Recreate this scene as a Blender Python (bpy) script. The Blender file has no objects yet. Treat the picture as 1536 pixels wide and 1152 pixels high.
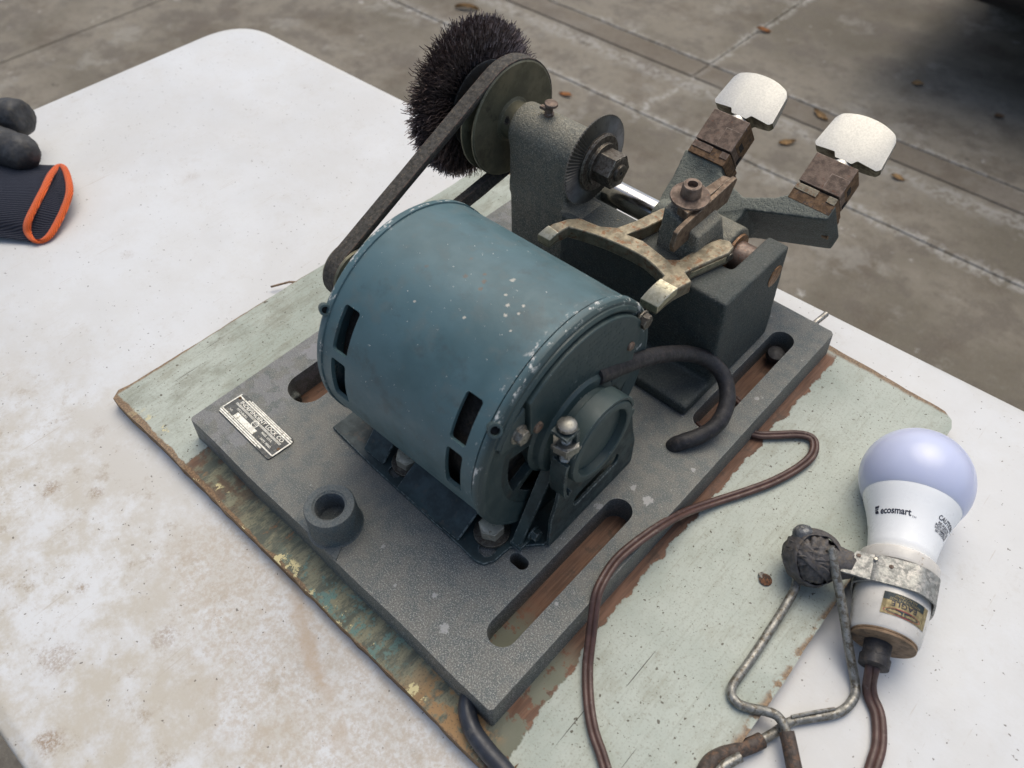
import bpy, bmesh, math, random
from mathutils import Vector, Matrix, noise as mnoise
V = Vector
PI = math.pi
rnd = random.Random(7)
scene = bpy.context.scene
COL = scene.collection
MM = 0.001                       # everything below is laid out in millimetres

# ---------------------------------------------------------------- camera
camd = bpy.data.cameras.new('camera')
camd.sensor_width = 36.0
camd.lens = 1172.49 / 1536 * 36.0
camd.clip_start = 0.02
camd.clip_end = 900
cam = bpy.data.objects.new('camera', camd)
COL.objects.link(cam)
RX = V((0.73289171, 0.68021202, -0.01346703))
RY = -V((0.51942771, -0.57221994, -0.63463312))
RZ = -V((-0.43939118, 0.4581222, -0.77269621))
cm = Matrix((RX, RY, RZ)).transposed().to_4x4()
cm.translation = V((336.446, -71.4345, 372.208)) * MM
cam.matrix_world = cm
camd.dof.use_dof = True
camd.dof.focus_distance = 0.455
camd.dof.aperture_fstop = 11.0
scene.camera = cam

# ---------------------------------------------------------------- light
SUN_EL, SUN_AZ = math.radians(64), math.radians(20)    # azimuth measured from +Y towards -X
world = bpy.data.worlds.new('World')
scene.world = world
world.use_nodes = True
wn = world.node_tree
sky = wn.nodes.new('ShaderNodeTexSky')
sky.sky_type = 'NISHITA'
sky.sun_disc = False
sky.sun_elevation = SUN_EL
sky.sun_rotation = -SUN_AZ
sky.air_density = 1.0
sky.dust_density = 4.0
sky.ozone_density = 0.0
bg = wn.nodes['Background']
bg.inputs['Strength'].default_value = 0.15
wn.links.new(sky.outputs['Color'], bg.inputs['Color'])
sund = bpy.data.lights.new('sun', 'SUN')
sund.energy = 1.45
sund.angle = math.radians(55)
sund.color = (1.0, 0.975, 0.84)
sun = bpy.data.objects.new('sun', sund)
COL.objects.link(sun)
sd = V((-math.sin(SUN_AZ) * math.cos(SUN_EL), math.cos(SUN_AZ) * math.cos(SUN_EL), math.sin(SUN_EL)))
sun.rotation_euler = sd.to_track_quat('Z', 'Y').to_euler()
sun.location = (0, 0, 3)
scene.view_settings.view_transform = 'Standard'
scene.view_settings.look = 'None'
scene.view_settings.gamma = 1
scene.view_settings.use_curve_mapping = False
scene.view_settings.exposure = 0.0
scene.cycles.use_denoising = True

ZT, ZB, ZG = -28.0, -19.0, -688.0      # table top, board top, ground

# ---------------------------------------------------------------- node helper
class N:
    def __init__(s, name):
        s.m = bpy.data.materials.new(name)
        s.m.use_nodes = True
        s.t = s.m.node_tree
        s.b = s.t.nodes['Principled BSDF']
        g = s.t.nodes.new('ShaderNodeNewGeometry')
        s.geo = g
        v = s.t.nodes.new('ShaderNodeVectorMath'); v.operation = 'SCALE'
        v.inputs['Scale'].default_value = 1000.0
        s.t.links.new(g.outputs['Position'], v.inputs[0])
        s.P = v.outputs[0]
        s._sep = None
    def link(s, a, b): s.t.links.new(a, b)
    def put(s, inp, val):
        if hasattr(val, 'is_output'): s.link(val, inp)
        elif isinstance(val, (tuple, list)) and len(val) == 3 and inp.type == 'RGBA': inp.default_value = (*val, 1)
        else: inp.default_value = val
    def xyz(s, v=None):
        n = s.t.nodes.new('ShaderNodeSeparateXYZ')
        s.link(v or s.P, n.inputs[0])
        return n.outputs[0], n.outputs[1], n.outputs[2]
    def stretch(s, sc, off=(0, 0, 0), rot=(0, 0, 0)):
        n = s.t.nodes.new('ShaderNodeMapping')
        s.link(s.P, n.inputs['Vector'])
        n.inputs['Scale'].default_value = sc
        n.inputs['Location'].default_value = off
        n.inputs['Rotation'].default_value = rot
        return n.outputs[0]
    def noise(s, scale, detail=4, rough=.55, vec=None, dist=0.0, off=None):
        n = s.t.nodes.new('ShaderNodeTexNoise')
        if off is not None: vec = s.stretch((1, 1, 1), off)
        s.link(vec or s.P, n.inputs['Vector'])
        n.inputs['Scale'].default_value = scale
        n.inputs['Detail'].default_value = detail
        n.inputs['Roughness'].default_value = rough
        n.inputs['Distortion'].default_value = dist
        return s.math('MULTIPLY_ADD', n.outputs['Fac'], 1.45, -.225)
    def voro(s, scale, vec=None, rand=1.0, feature='F1', out='Distance'):
        n = s.t.nodes.new('ShaderNodeTexVoronoi')
        n.feature = feature
        s.link(vec or s.P, n.inputs['Vector'])
        n.inputs['Scale'].default_value = scale
        n.inputs['Randomness'].default_value = rand
        return n.outputs[out]
    def ramp(s, f, lo, hi, a=0.0, b=1.0):
        n = s.t.nodes.new('ShaderNodeMapRange')
        n.interpolation_type = 'SMOOTHSTEP'
        s.link(f, n.inputs['Value'])
        n.inputs['From Min'].default_value = min(lo, hi); n.inputs['From Max'].default_value = max(lo, hi)
        n.inputs['To Min'].default_value = a if lo < hi else b; n.inputs['To Max'].default_value = b if lo < hi else a
        return n.outputs[0]
    def math(s, op, a, b=0.0, c=0.0):
        n = s.t.nodes.new('ShaderNodeMath'); n.operation = op
        s.put(n.inputs[0], a); s.put(n.inputs[1], b)
        if op in ('MULTIPLY_ADD', 'COMPARE'): s.put(n.inputs[2], c)
        return n.outputs[0]
    def mul(s, *a):
        r = a[0]
        for q in a[1:]: r = s.math('MULTIPLY', r, q)
        return r
    def add(s, a, b): return s.math('ADD', a, b)
    def mx(s, a, b): return s.math('MAXIMUM', a, b)
    def inv(s, a): return s.math('SUBTRACT', 1.0, a)
    def mix(s, f, a, b):
        n = s.t.nodes.new('ShaderNodeMix'); n.data_type = 'RGBA'
        s.put(n.inputs[0], f)
        s.put(n.inputs[6], a); s.put(n.inputs[7], b)
        return n.outputs[2]
    def mixf(s, f, a, b):
        n = s.t.nodes.new('ShaderNodeMix'); n.data_type = 'FLOAT'
        s.put(n.inputs[0], f); s.put(n.inputs[2], a); s.put(n.inputs[3], b)
        return n.outputs[0]
    def nz(s):   # how far a surface faces up (for settled dust and painted top light)
        n = s.t.nodes.new('ShaderNodeSeparateXYZ'); s.link(s.geo.outputs['Normal'], n.inputs[0]); return n.outputs[2]
    def edge(s, rad=1.0, lo=.02, hi=.25):      # worn sharp edges
        bv = s.t.nodes.new('ShaderNodeBevel'); bv.samples = 4; bv.inputs['Radius'].default_value = rad * MM
        d = s.t.nodes.new('ShaderNodeVectorMath'); d.operation = 'DISTANCE'
        s.link(bv.outputs[0], d.inputs[0]); s.link(s.geo.outputs['Normal'], d.inputs[1])
        return s.ramp(d.outputs['Value'], lo, hi)
    def bump(s, h, strength=.3, dist=.3):
        n = s.t.nodes.new('ShaderNodeBump')
        s.put(n.inputs['Height'], h); n.inputs['Strength'].default_value = strength
        n.inputs['Distance'].default_value = dist * MM
        s.link(n.outputs[0], s.b.inputs['Normal'])
    def done(s, col, rough=.6, metal=0.0, spec=.5, **k):
        s.put(s.b.inputs['Base Color'], col)
        s.put(s.b.inputs['Roughness'], rough); s.put(s.b.inputs['Metallic'], metal)
        s.b.inputs['Specular IOR Level'].default_value = spec
        for a, v in k.items(): s.put(s.b.inputs[a.replace('_', ' ')], v)
        return s.m

def box_mask(n, x, y, z, lo, hi, soft):
    r = None
    for c, a, b in ((x, lo[0], hi[0]), (y, lo[1], hi[1]), (z, lo[2], hi[2])):
        if a is None: continue
        m = n.mul(n.ramp(c, a - soft, a + soft), n.ramp(c, b + soft, b - soft))
        r = m if r is None else n.mul(r, m)
    return r

def blots(n, c, lst, scale, col, fine=.6):
    """stains / chips at given places (x, y, z, radius, amount), ragged by noise"""
    x, y, z = n.xyz()
    for k, (bx_, by_, bz_, br_, am_) in enumerate(lst):
        d = n.t.nodes.new('ShaderNodeVectorMath'); d.operation = 'DISTANCE'
        n.link(n.P, d.inputs[0]); d.inputs[1].default_value = (bx_, by_, bz_)
        rr = n.add(d.outputs['Value'], n.mul(n.add(n.noise(scale, 4, .75), -.5), br_ * 2.4))
        c = n.mix(n.mul(n.ramp(rr, br_, br_ * .75), am_), c, col)
    return c
# ---------------------------------------------------------------- materials
def m_cast(name, base, dust_toplight, dust_toplight_amt=.6, speck=.5, blue=(.05, .075, .085), rough=.62, wear=.25, grain=.55):
    n = N(name)
    big = n.noise(.025, 3); mid = n.noise(.16, 4, .6); fine = n.noise(1.3, 3, .7); sp = n.noise(.9, 2, .6, off=(31, 5, 9))
    c = n.mix(n.ramp(mid, .35, .7), base, blue)
    c = n.mix(n.mul(n.ramp(fine, .48, .74), grain), c, tuple(q * 2.2 for q in base))
    c = n.mix(n.mul(n.ramp(n.noise(1.0, 3, .7, off=(2, 2, 77)), .54, .76), grain), c, tuple(q * .35 for q in base))
    up = n.ramp(n.nz(), .1, .75)
    dm = n.mul(up, n.ramp(big, .2, .5), n.ramp(fine, .2, .5), dust_toplight_amt)
    c = n.mix(dm, c, dust_toplight)  # dust tint that also paints up-facing surfaces lighter, as lit from above
    c = n.mix(n.mul(n.ramp(sp, .76, .82), speck), c, (.38, .37, .33))
    w = n.mul(n.edge(.9), n.ramp(n.noise(.35, 5, .7), .45, .62), wear)
    c = n.mix(w, c, (.26, .25, .22))
    n.bump(n.add(n.mul(fine, .8), n.mul(n.noise(.55, 3, .6), 1.0)), .8, .6)
    return n.done(c, n.mixf(n.ramp(fine, .4, .7), rough, rough - .12), 0.15)

def m_plate():
    n = N('cast_iron_plate')
    x, y, z = n.xyz()
    fine = n.noise(1.5, 3, .75); mid = n.noise(.11, 5, .65); big = n.noise(.022, 3, .5)
    c = n.mix(n.ramp(mid, .35, .68), (.168, .168, .150), (.118, .132, .128))
    # tan brass dust that has settled around the motor's left side
    tan = n.mul(box_mask(n, x, y, z, (45, 22, -2), (128, 100, 3), 26), n.ramp(n.noise(.06, 4, .6), .3, .58))
    tan = n.mx(tan, n.mul(box_mask(n, x, y, z, (20, 95, -2), (60, 330, 3), 25), .35))
    c = n.mix(n.mul(tan, .8), c, (.215, .195, .15))
    # grey primer where the paint has gone
    pr = n.mul(box_mask(n, x, y, z, (-5, -5, -20), (36, 340, 3), 7), n.ramp(n.noise(.085, 5, .62, off=(3, 90, 0)), .47, .5))
    c = n.mix(n.mul(pr, .75), c, (.22, .22, .225))
    # bright metallic grain
    near = n.mul(n.ramp(x, 120, 190), n.ramp(y, 95, 30))
    g = n.mul(n.ramp(fine, .53, .66), n.mixf(near, .4, .95))
    c = n.mix(g, c, (.44, .44, .40))
    dark = n.ramp(n.noise(2.0, 2, .6, off=(7, 7, 7)), .56, .7)
    c = n.mix(n.mul(dark, .5), c, (.06, .064, .062))
    sp = n.ramp(n.noise(.42, 3, .6, off=(50, 3, 0)), .80, .83)
    c = n.mix(n.mul(sp, .85), c, (.5, .5, .47))
    n1 = n.ramp(n.noise(.22, 6, .75, off=(12, 31, 0)), .70, .73)
    c = n.mix(n.mul(n1, n.ramp(x, 170, 215), .7), c, (.36, .36, .34))
    c = blots(n, c, [(236, 139, 0, 3.2, .8), (231, 119, 0, 3.4, .85), (225, 140, 0, 2.0, .7), (219, 118, 0, 2.4, .6), (206, 13, 0, 2.6, .8), (190, 22, 0, 1.4, .8), (150, 22, 0, 1.2, .6), (243, 172, 0, 1.6, .7), (247, 95, 0, 1.5, .6), (238, 60, 0, 1.2, .7), (171, 12, 0, 1.0, .7), (242, 240, 0, 1.6, .6)], .35, (.40, .40, .39))
    c = blots(n, c, [(26, 70, 0, 5, .8), (30, 58, 0, 3, .8), (14, 84, 0, 8, .8), (34, 12, 0, 7, .5)], .16, (.25, .25, .26))
    w = n.mul(n.edge(1.0), n.ramp(n.noise(.25, 5, .75), .42, .6), .5)
    c = n.mix(w, c, (.33, .33, .31))
    n.bump(n.add(n.mul(fine, .8), n.mul(n.noise(.5, 3, .6), .7)), .6, .45)
    return n.done(c, n.mixf(n.ramp(fine, .45, .7), .62, .42), .25)

def m_motor():
    n = N('motor_enamel')
    x, y, z = n.xyz()
    big = n.noise(.02, 4, .6); mid = n.noise(.09, 5, .6); fine = n.noise(1.2, 4, .7)
    c = n.mix(n.ramp(big, .38, .66), (.080, .148, .166), (.061, .118, .131))
    c = n.mix(n.mul(n.ramp(mid, .52, .72), .35), c, (.11, .14, .14))
    # handling grime
    gr = n.mul(n.ramp(n.noise(.05, 6, .7, off=(80, 0, 20)), .55, .75), .35)
    c = n.mix(gr, c, (.052, .058, .054))
    rim = n.mx(n.mul(n.ramp(x, 187, 192), n.ramp(x, 198.4, 196)), n.mul(n.ramp(x, 90, 87), n.ramp(x, 78, 82)))
    chips = n.noise(.26, 7, .75, vec=n.stretch((1, .45, .45), (5, 2, 0)))
    ch = n.mx(n.mul(n.ramp(chips, .61, .65), rim, n.ramp(z, 45, 75)), n.mul(n.ramp(n.noise(.33, 5, .65, off=(4, 44, 4)), .80, .82), n.ramp(x, 192, 188)))
    tiny = n.ramp(n.noise(.7, 2, .5, off=(9, 0, 77)), .86, .89)
    ch = n.mx(ch, n.mul(tiny, n.ramp(z, 40, 90), .9))
    ew = n.mul(n.edge(.6, .05, .3), n.ramp(n.noise(.3, 5, .75), .60, .70))
    ch = n.mx(ch, n.mul(ew, .5))
    c = n.mix(ch, c, (.62, .62, .58))
    def on(xa, ang, r_, am): return (xa, 113 + 63.8 * math.cos(math.radians(ang)), 65.3 + 63.8 * math.sin(math.radians(ang)), r_, am)
    c = blots(n, c, [on(166, 97.5, 1.2, .9), on(171.5, 94, .8, .9), (165, 104, 100, .1, 0), on(161, 94, .8, .8), on(169, 101.5, 1.0, .9), on(157, 86, 1.3, .7), on(176, 106, .7, .9), on(173, 98, .6, .8), on(154, 112, .8, .9), on(128, 118, .7, .8)], .55, (.50, .47, .40))
    c = blots(n, c, [on(148, 94, 1.2, .8), on(150, 98, 1.1, .8), on(145, 91, .9, .8), on(139, 97, 1.3, .7), on(133, 88, 1.2, .5), on(120, 103, 1.1, .5)], .6, (.13, .10, .075))
    dk = n.ramp(n.noise(.30, 6, .8, off=(70, 14, 0)), .76, .80)
    c = n.mix(n.mul(dk, .8), c, (.12, .095, .07))
    bronze = n.mul(n.ramp(z, 60, 20), n.ramp(x, 150, 100), .35)
    c = n.mix(n.mul(bronze, n.ramp(fine, .4, .6)), c, (.12, .115, .085))
    bell = n.ramp(x, 192, 198)
    c = n.mix(n.mul(bell, n.inv(ch)), c, n.mix(n.ramp(mid, .35, .65), (.030, .054, .056), (.040, .064, .062)))
    n.bump(n.add(n.mul(fine, .25), n.mul(n.noise(.12, 3), 1.2)), .25, .35)
    return n.done(c, n.mixf(n.ramp(mid, .3, .7), .42, .58), .05, .55)

def m_simple(name, col, rough=.5, metal=0., var=.25, scale=.3, bumps=.3, bscale=1.5, alt=None, altlo=.5, althi=.65, spec=.5, edge=None, ealt=(.5, .5, .48), **k):
    n = N(name)
    a = n.noise(scale, 5, .65)
    c = n.mix(n.ramp(a, .3, .7), tuple(q * (1 - var) for q in col), tuple(min(1, q * (1 + var)) for q in col))
    if alt: c = n.mix(n.ramp(n.noise(scale * 1.3, 6, .7, off=(17, 9, 40)), altlo, althi), c, alt)
    if edge: c = n.mix(n.mul(n.edge(edge), n.ramp(n.noise(.5, 5, .7), .42, .6)), c, ealt)
    n.bump(n.noise(bscale, 4, .65), bumps, .3)
    return n.done(c, n.mixf(n.ramp(a, .3, .7), min(1, rough + .08), max(.05, rough - .08)), metal, spec, **k)

MAT = {}
MAT['plate'] = m_plate()
MAT['cast'] = m_cast('green_black_cast_iron', (.052, .060, .055), (.115, .118, .102), .5, .5, (.036, .050, .050), grain=.8)
MAT['cast_dusty'] = m_cast('dusty_cast_iron', (.195, .185, .145), (.22, .205, .155), .45, 1.0, (.135, .140, .120), grain=.95)
MAT['bossiron'] = m_cast('blue_grey_worn_iron', (.085, .10, .10), (.16, .17, .165), .6, .6, (.07, .10, .11), grain=.7)
MAT['carriage'] = m_cast('grey_green_carriage_paint', (.036, .046, .043), (.185, .195, .160), .95, .3, (.050, .068, .066))  # darkened base paints the shaded arm faces, pale dust tint the lit tops
MAT['motor'] = m_motor()
MAT['hole'] = m_simple('hole_darkness', (.006, .006, .006), .9, 0, .2, .3, .1, 1)
MAT['motor_plain'] = m_simple('teal_boss_enamel', (.050, .078, .080), .45, .05, .2, .1, .3, 1.0, (.05, .05, .042), .6, .8)
MAT['motor_dark'] = m_simple('motor_dark_enamel', (.024, .042, .043), .5, .05, .3, .1, .3, 1.0, (.05, .05, .042), .58, .72, edge=.7, ealt=(.2, .23, .22))
MAT['black'] = m_simple('dark_interior', (.012, .011, .010), .8, 0, .4, .4, .4, 1.0, (.05, .035, .022), .6, .72)
MAT['steel'] = m_simple('worn_steel', (.36, .34, .30), .38, .85, .3, .4, .3, 1.2, (.13, .10, .07), .55, .7)
MAT['dark_steel'] = m_simple('oily_dark_steel', (.13, .115, .095), .45, .7, .3, .4, .4, 1.4, (.07, .05, .035), .5, .7, edge=.5, ealt=(.4, .37, .3))
MAT['dirty_steel'] = m_simple('dirty_clamp_steel', (.24, .235, .21), .40, .75, .2, .2, .2, 1.2, (.09, .085, .075), .55, .75, edge=.4, ealt=(.6, .58, .52))
MAT['dark_reflection'] = m_simple('olive_dark_reflection', (.115, .108, .072), .45, .7, .3, .3, .4, 1.2, (.05, .045, .03), .5, .7)  # dark reflection painted into the colour of the wing nuts' front faces
MAT['cutter'] = m_simple('cutter_tool_steel', (.17, .155, .13), .5, .65, .15, .1, .1, 1.2, (.09, .075, .06), .6, .85)
MAT['bladerust'] = m_simple('brown_guide_steel', (.165, .115, .075), .55, .4, .25, .2, .4, 1.2, (.10, .06, .035), .55, .7, edge=.5, ealt=(.33, .27, .2))
MAT['rod'] = m_simple('polished_rod', (.55, .54, .52), .16, 1.0, .15, .1, .08, 2.0, (.25, .22, .18), .64, .7)
MAT['rust'] = m_simple('rusted_steel', (.170, .120, .088), .62, .3, .3, .22, .6, 1.3, (.22, .095, .055), .62, .82, edge=.6, ealt=(.34, .27, .22))
MAT['rust_orange'] = m_simple('orange_rust', (.19, .085, .04), .85, .0, .4, .5, .8, 1.5, (.06, .04, .03), .45, .55)
MAT['rust_side'] = m_simple('brown_rusted_steel', (.15, .085, .04), .72, .15, .35, .3, .6, 1.3, (.07, .05, .04), .55, .7)
MAT['fork'] = m_simple('tarnished_nickel_bronze', (.235, .205, .145), .5, .6, .25, .16, .4, 1.4, (.20, .105, .055), .53, .70, edge=.6, ealt=(.5, .45, .34))
MAT['forktip'] = m_simple('bright_tarnished_nickel', (.5, .46, .33), .38, .85, .2, .3, .35, 1.4, (.2, .17, .1), .62, .72, edge=.6, ealt=(.75, .7, .55))
MAT['wing'] = m_simple('pitted_nickel', (.61, .59, .53), .40, .75, .06, .9, .18, 1.6, (.40, .38, .31), .64, .78)
MAT['bolt'] = m_simple('zinc_bolt', (.58, .53, .42), .38, .6, .2, .2, .3, 1.0, (.25, .2, .13), .6, .7)
MAT['pulley'] = m_simple('olive_tarnished_pulley', (.175, .165, .110), .5, .5, .2, .05, .3, 1.2, (.08, .075, .05), .55, .8, edge=.7, ealt=(.3, .29, .22))
MAT['disc'] = m_simple('dark_blued_disc', (.035, .036, .038), .42, .5, .3, .3, .2, 1.0, (.05, .032, .02), .6, .7, edge=.5, ealt=(.15, .16, .16))
MAT['belt'] = m_simple('worn_rubber_belt', (.055, .050, .042), .8, 0, .3, .4, .8, 1.2, (.13, .105, .075), .5, .75, edge=.7, ealt=(.14, .085, .065))
MAT['bristle'] = m_simple('dark_brush_wire', (.21, .16, .145), .42, .5, .4, .3, .1, 1.0, (.085, .05, .042), .55, .7)
MAT['copper'] = m_simple('bronze_bushing', (.27, .15, .075), .5, .5, .25, .4, .4, 1.0, (.14, .10, .07), .5, .65)
MAT['tube'] = m_simple('brown_stained_tube', (.19, .145, .12), .5, .5, .25, .3, .3, 1.0, (.24, .11, .06), .55, .7)
MAT['rubber'] = m_simple('black_rubber', (.022, .021, .023), .55, 0, .35, .25, .5, 1.0, (.05, .042, .038), .55, .7)
MAT['blackcable'] = m_simple('blue_black_cable', (.028, .032, .042), .42, 0, .2, .15, .2, .8, (.06, .06, .06), .64, .72)
MAT['browncord'] = m_simple('brown_vinyl_cord', (.085, .045, .036), .45, 0, .2, .15, .25, 1.0, (.13, .09, .075), .62, .7)
MAT['tape'] = m_simple('old_friction_tape', (.078, .072, .070), .62, 0, .3, .3, .6, 1.0, (.11, .09, .07), .52, .66)
MAT['boltend'] = m_simple('grimy_glass_grey', (.10, .105, .11), .3, .2, .4, .4, .5, .8, (.28, .27, .25), .58, .7)
MAT['wire'] = m_simple('galvanised_wire', (.27, .265, .24), .48, .6, .25, .3, .4, 1.2, (.14, .12, .09), .5, .64)
MAT['sleeve'] = m_simple('brown_rubber_sleeve', (.060, .045, .036), .65, 0, .3, .3, .6, 1.0, (.13, .075, .045), .5, .66)
MAT['band'] = m_simple('galvanised_band', (.30, .30, .275), .5, .5, .25, .35, .5, 1.2, (.47, .45, .41), .5, .62)
MAT['porcelain'] = m_simple('white_porcelain', (.70, .665, .60), .28, 0, .06, .15, .1, .8, (.45, .38, .30), .64, .74)
MAT['cork'] = m_simple('brown_washer', (.24, .16, .095), .7, 0, .2, .2, .3, 1.0, (.12, .085, .055), .56, .7)
MAT['tagmetal'] = m_simple('bright_tag_metal', (.78, .76, .67), .4, .3, .15, .5, .4, 1.2, (.3, .27, .18), .6, .68)
MAT['tagblack'] = m_simple('tag_black_enamel', (.075, .078, .074), .5, 0, .3, .5, .3, 1.2, (.22, .2, .15), .6, .68)
MAT['ink'] = m_simple('dark_blue_ink', (.022, .024, .045), .6, 0, .1, .3, 0, 1)
MAT['ink_grey'] = m_simple('worn_grey_ink', (.16, .16, .2), .6, 0, .1, .3, 0, 1)
MAT['navy'] = m_simple('label_dark_green', (.018, .03, .033), .5, 0, .2, .4, .1, 1)
MAT['gold'] = m_simple('label_gold', (.30, .24, .12), .45, .3, .25, .4, .2, 1, (.2, .15, .07), .55, .68)
MAT['red'] = m_simple('label_red', (.24, .035, .035), .5, 0, .2, .4, .1, 1)
MAT['white'] = m_simple('bulb_white_plastic', (.93, .94, .93), .32, 0, .02, .1, .02, 1)
MAT['leaf'] = m_simple('dry_orange_leaf', (.36, .15, .045), .8, 0, .3, .1, .3, .3)
MAT['leaf2'] = m_simple('dry_brown_leaf', (.25, .15, .06), .8, 0, .3, .1, .3, .3)
MAT['knit'] = None
MAT['carpaint'] = m_simple('black_car_plastic', (.012, .012, .013), .5, 0, .2, .01, .1, .1)
MAT['tyre'] = m_simple('tyre_rubber', (.02, .02, .02), .8, 0, .2, .01, .1, .1)
MAT['legs'] = m_simple('grey_table_frame', (.2, .2, .2), .5, .4, .1, .05, .1, .5)

def m_bulb():
    n = N('frosted_bulb_glass')
    n.b.inputs['Subsurface Weight'].default_value = .35
    n.b.inputs['Subsurface Radius'].default_value = (.01, .01, .012)
    n.b.inputs['Subsurface Scale'].default_value = 1.0
    return n.done((.58, .62, .80), .24, 0, .6)
MAT['bulb'] = m_bulb()

def m_table():
    n = N('stained_white_plastic')
    x, y, z = n.xyz()
    big = n.noise(.006, 4, .6); mid = n.noise(.03, 6, .65); fine = n.noise(.5, 4, .7)
    c = n.mix(n.ramp(big, .35, .65), (.60, .605, .60), (.645, .655, .655))
    near = n.mul(n.ramp(y, 40, -110), n.ramp(x, -260, -60), n.ramp(x, 330, 250))
    st = n.mul(n.ramp(n.noise(.018, 8, .75, off=(3, 50, 0)), .32, .62), n.mixf(near, .15, .95))
    c = n.mix(st, c, (.49, .45, .375))
    st2 = n.mul(n.ramp(n.noise(.05, 9, .8, off=(33, 8, 0)), .57, .76), n.mixf(near, .15, .95))
    c = n.mix(st2, c, (.38, .32, .245))
    st3 = n.mul(n.ramp(n.noise(.35, 5, .8, off=(3, 8, 0)), .5, .78), n.ramp(mid, .45, .7), n.mixf(near, .2, .6))
    c = n.mix(st3, c, (.42, .37, .30))
    # one long rusty streak that runs from the board's edge
    sx = n.add(n.add(y, n.mul(x, .366)), n.add(-20.8, n.mul(n.add(n.noise(.06, 5, off=(0, 9, 4)), -.5), 14)))
    streak = n.mul(n.ramp(sx, -7, 0), n.ramp(sx, 6, 1), n.ramp(x, 88, 100), n.ramp(x, 215, 190), n.ramp(mid, .2, .6))
    xg = n.add(n.add(y, n.mul(x, .30)), n.add(2.0, n.mul(n.add(n.noise(.07, 6, .8, off=(5, 9, 4)), -.5), 40)))
    grime = n.mul(n.ramp(xg, -58, -28), n.ramp(y, -14, -24), n.ramp(x, 20, 70), n.ramp(n.noise(.3, 5, .8), .35, .7))
    c = n.mix(n.mul(grime, .6), c, (.44, .36, .27))
    c = n.mix(n.mul(streak, .75), c, (.45, .35, .25))
    for bx_, by_, br_, am_ in ((-41, -81, 7, .8), (-18, -64, 6, .7), (96, -150, 9, .95), (60, -128, 12, .6), (91, -84, 10, .55), (32, -100, 5, .6), (-60, -40, 8, .35), (150, -120, 8, .4), (-250, 150, 9, .25), (-200, 60, 7, .25)):
        dx = n.math('SUBTRACT', x, bx_); dy = n.math('SUBTRACT', y, by_)
        rr = n.math('SQRT', n.add(n.mul(dx, dx), n.mul(dy, dy)))
        rr = n.add(rr, n.mul(n.add(n.noise(.16, 6, .8, off=(bx_, 0, 0)), -.5), br_ * 1.9))
        c = n.mix(n.mul(n.ramp(rr, br_, br_ * .15), n.ramp(n.noise(.6, 4, .8), .3, .62), am_), c, (.30, .22, .15))
    # scratches and grit
    for k, (ro, sc, off) in enumerate((((0, 0, .5), (.5, .012, 1), (2, 0, 0)), ((0, 0, 1.25), (.6, .014, 1), (0, 9, 0)), ((0, 0, 2.3), (.55, .016, 1), (5, 4, 0)))):
        s_ = n.ramp(n.noise(1.0, 2, .5, vec=n.stretch(sc, off, ro)), .80, .83)
        c = n.mix(n.mul(s_, n.ramp(mid, .45, .6), .5), c, (.45, .40, .34))
    d = n.ramp(n.noise(.22, 5, .75, off=(8, 71, 0)), .74, .80)
    c = n.mix(n.mul(d, n.mixf(near, .45, .8)), c, (.36, .29, .22))
    dot = n.ramp(n.noise(.45, 1, .5, off=(8, 1, 0)), .87, .9)
    c = n.mix(n.mul(dot, .8), c, (.12, .10, .08))
    n.bump(n.add(n.mul(fine, .5), n.mul(n.noise(.12, 3), .9)), .22, .4)
    return n.done(c, n.mixf(n.ramp(mid, .3, .7), .42, .58), 0, .4)
MAT['table'] = m_table()

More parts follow.
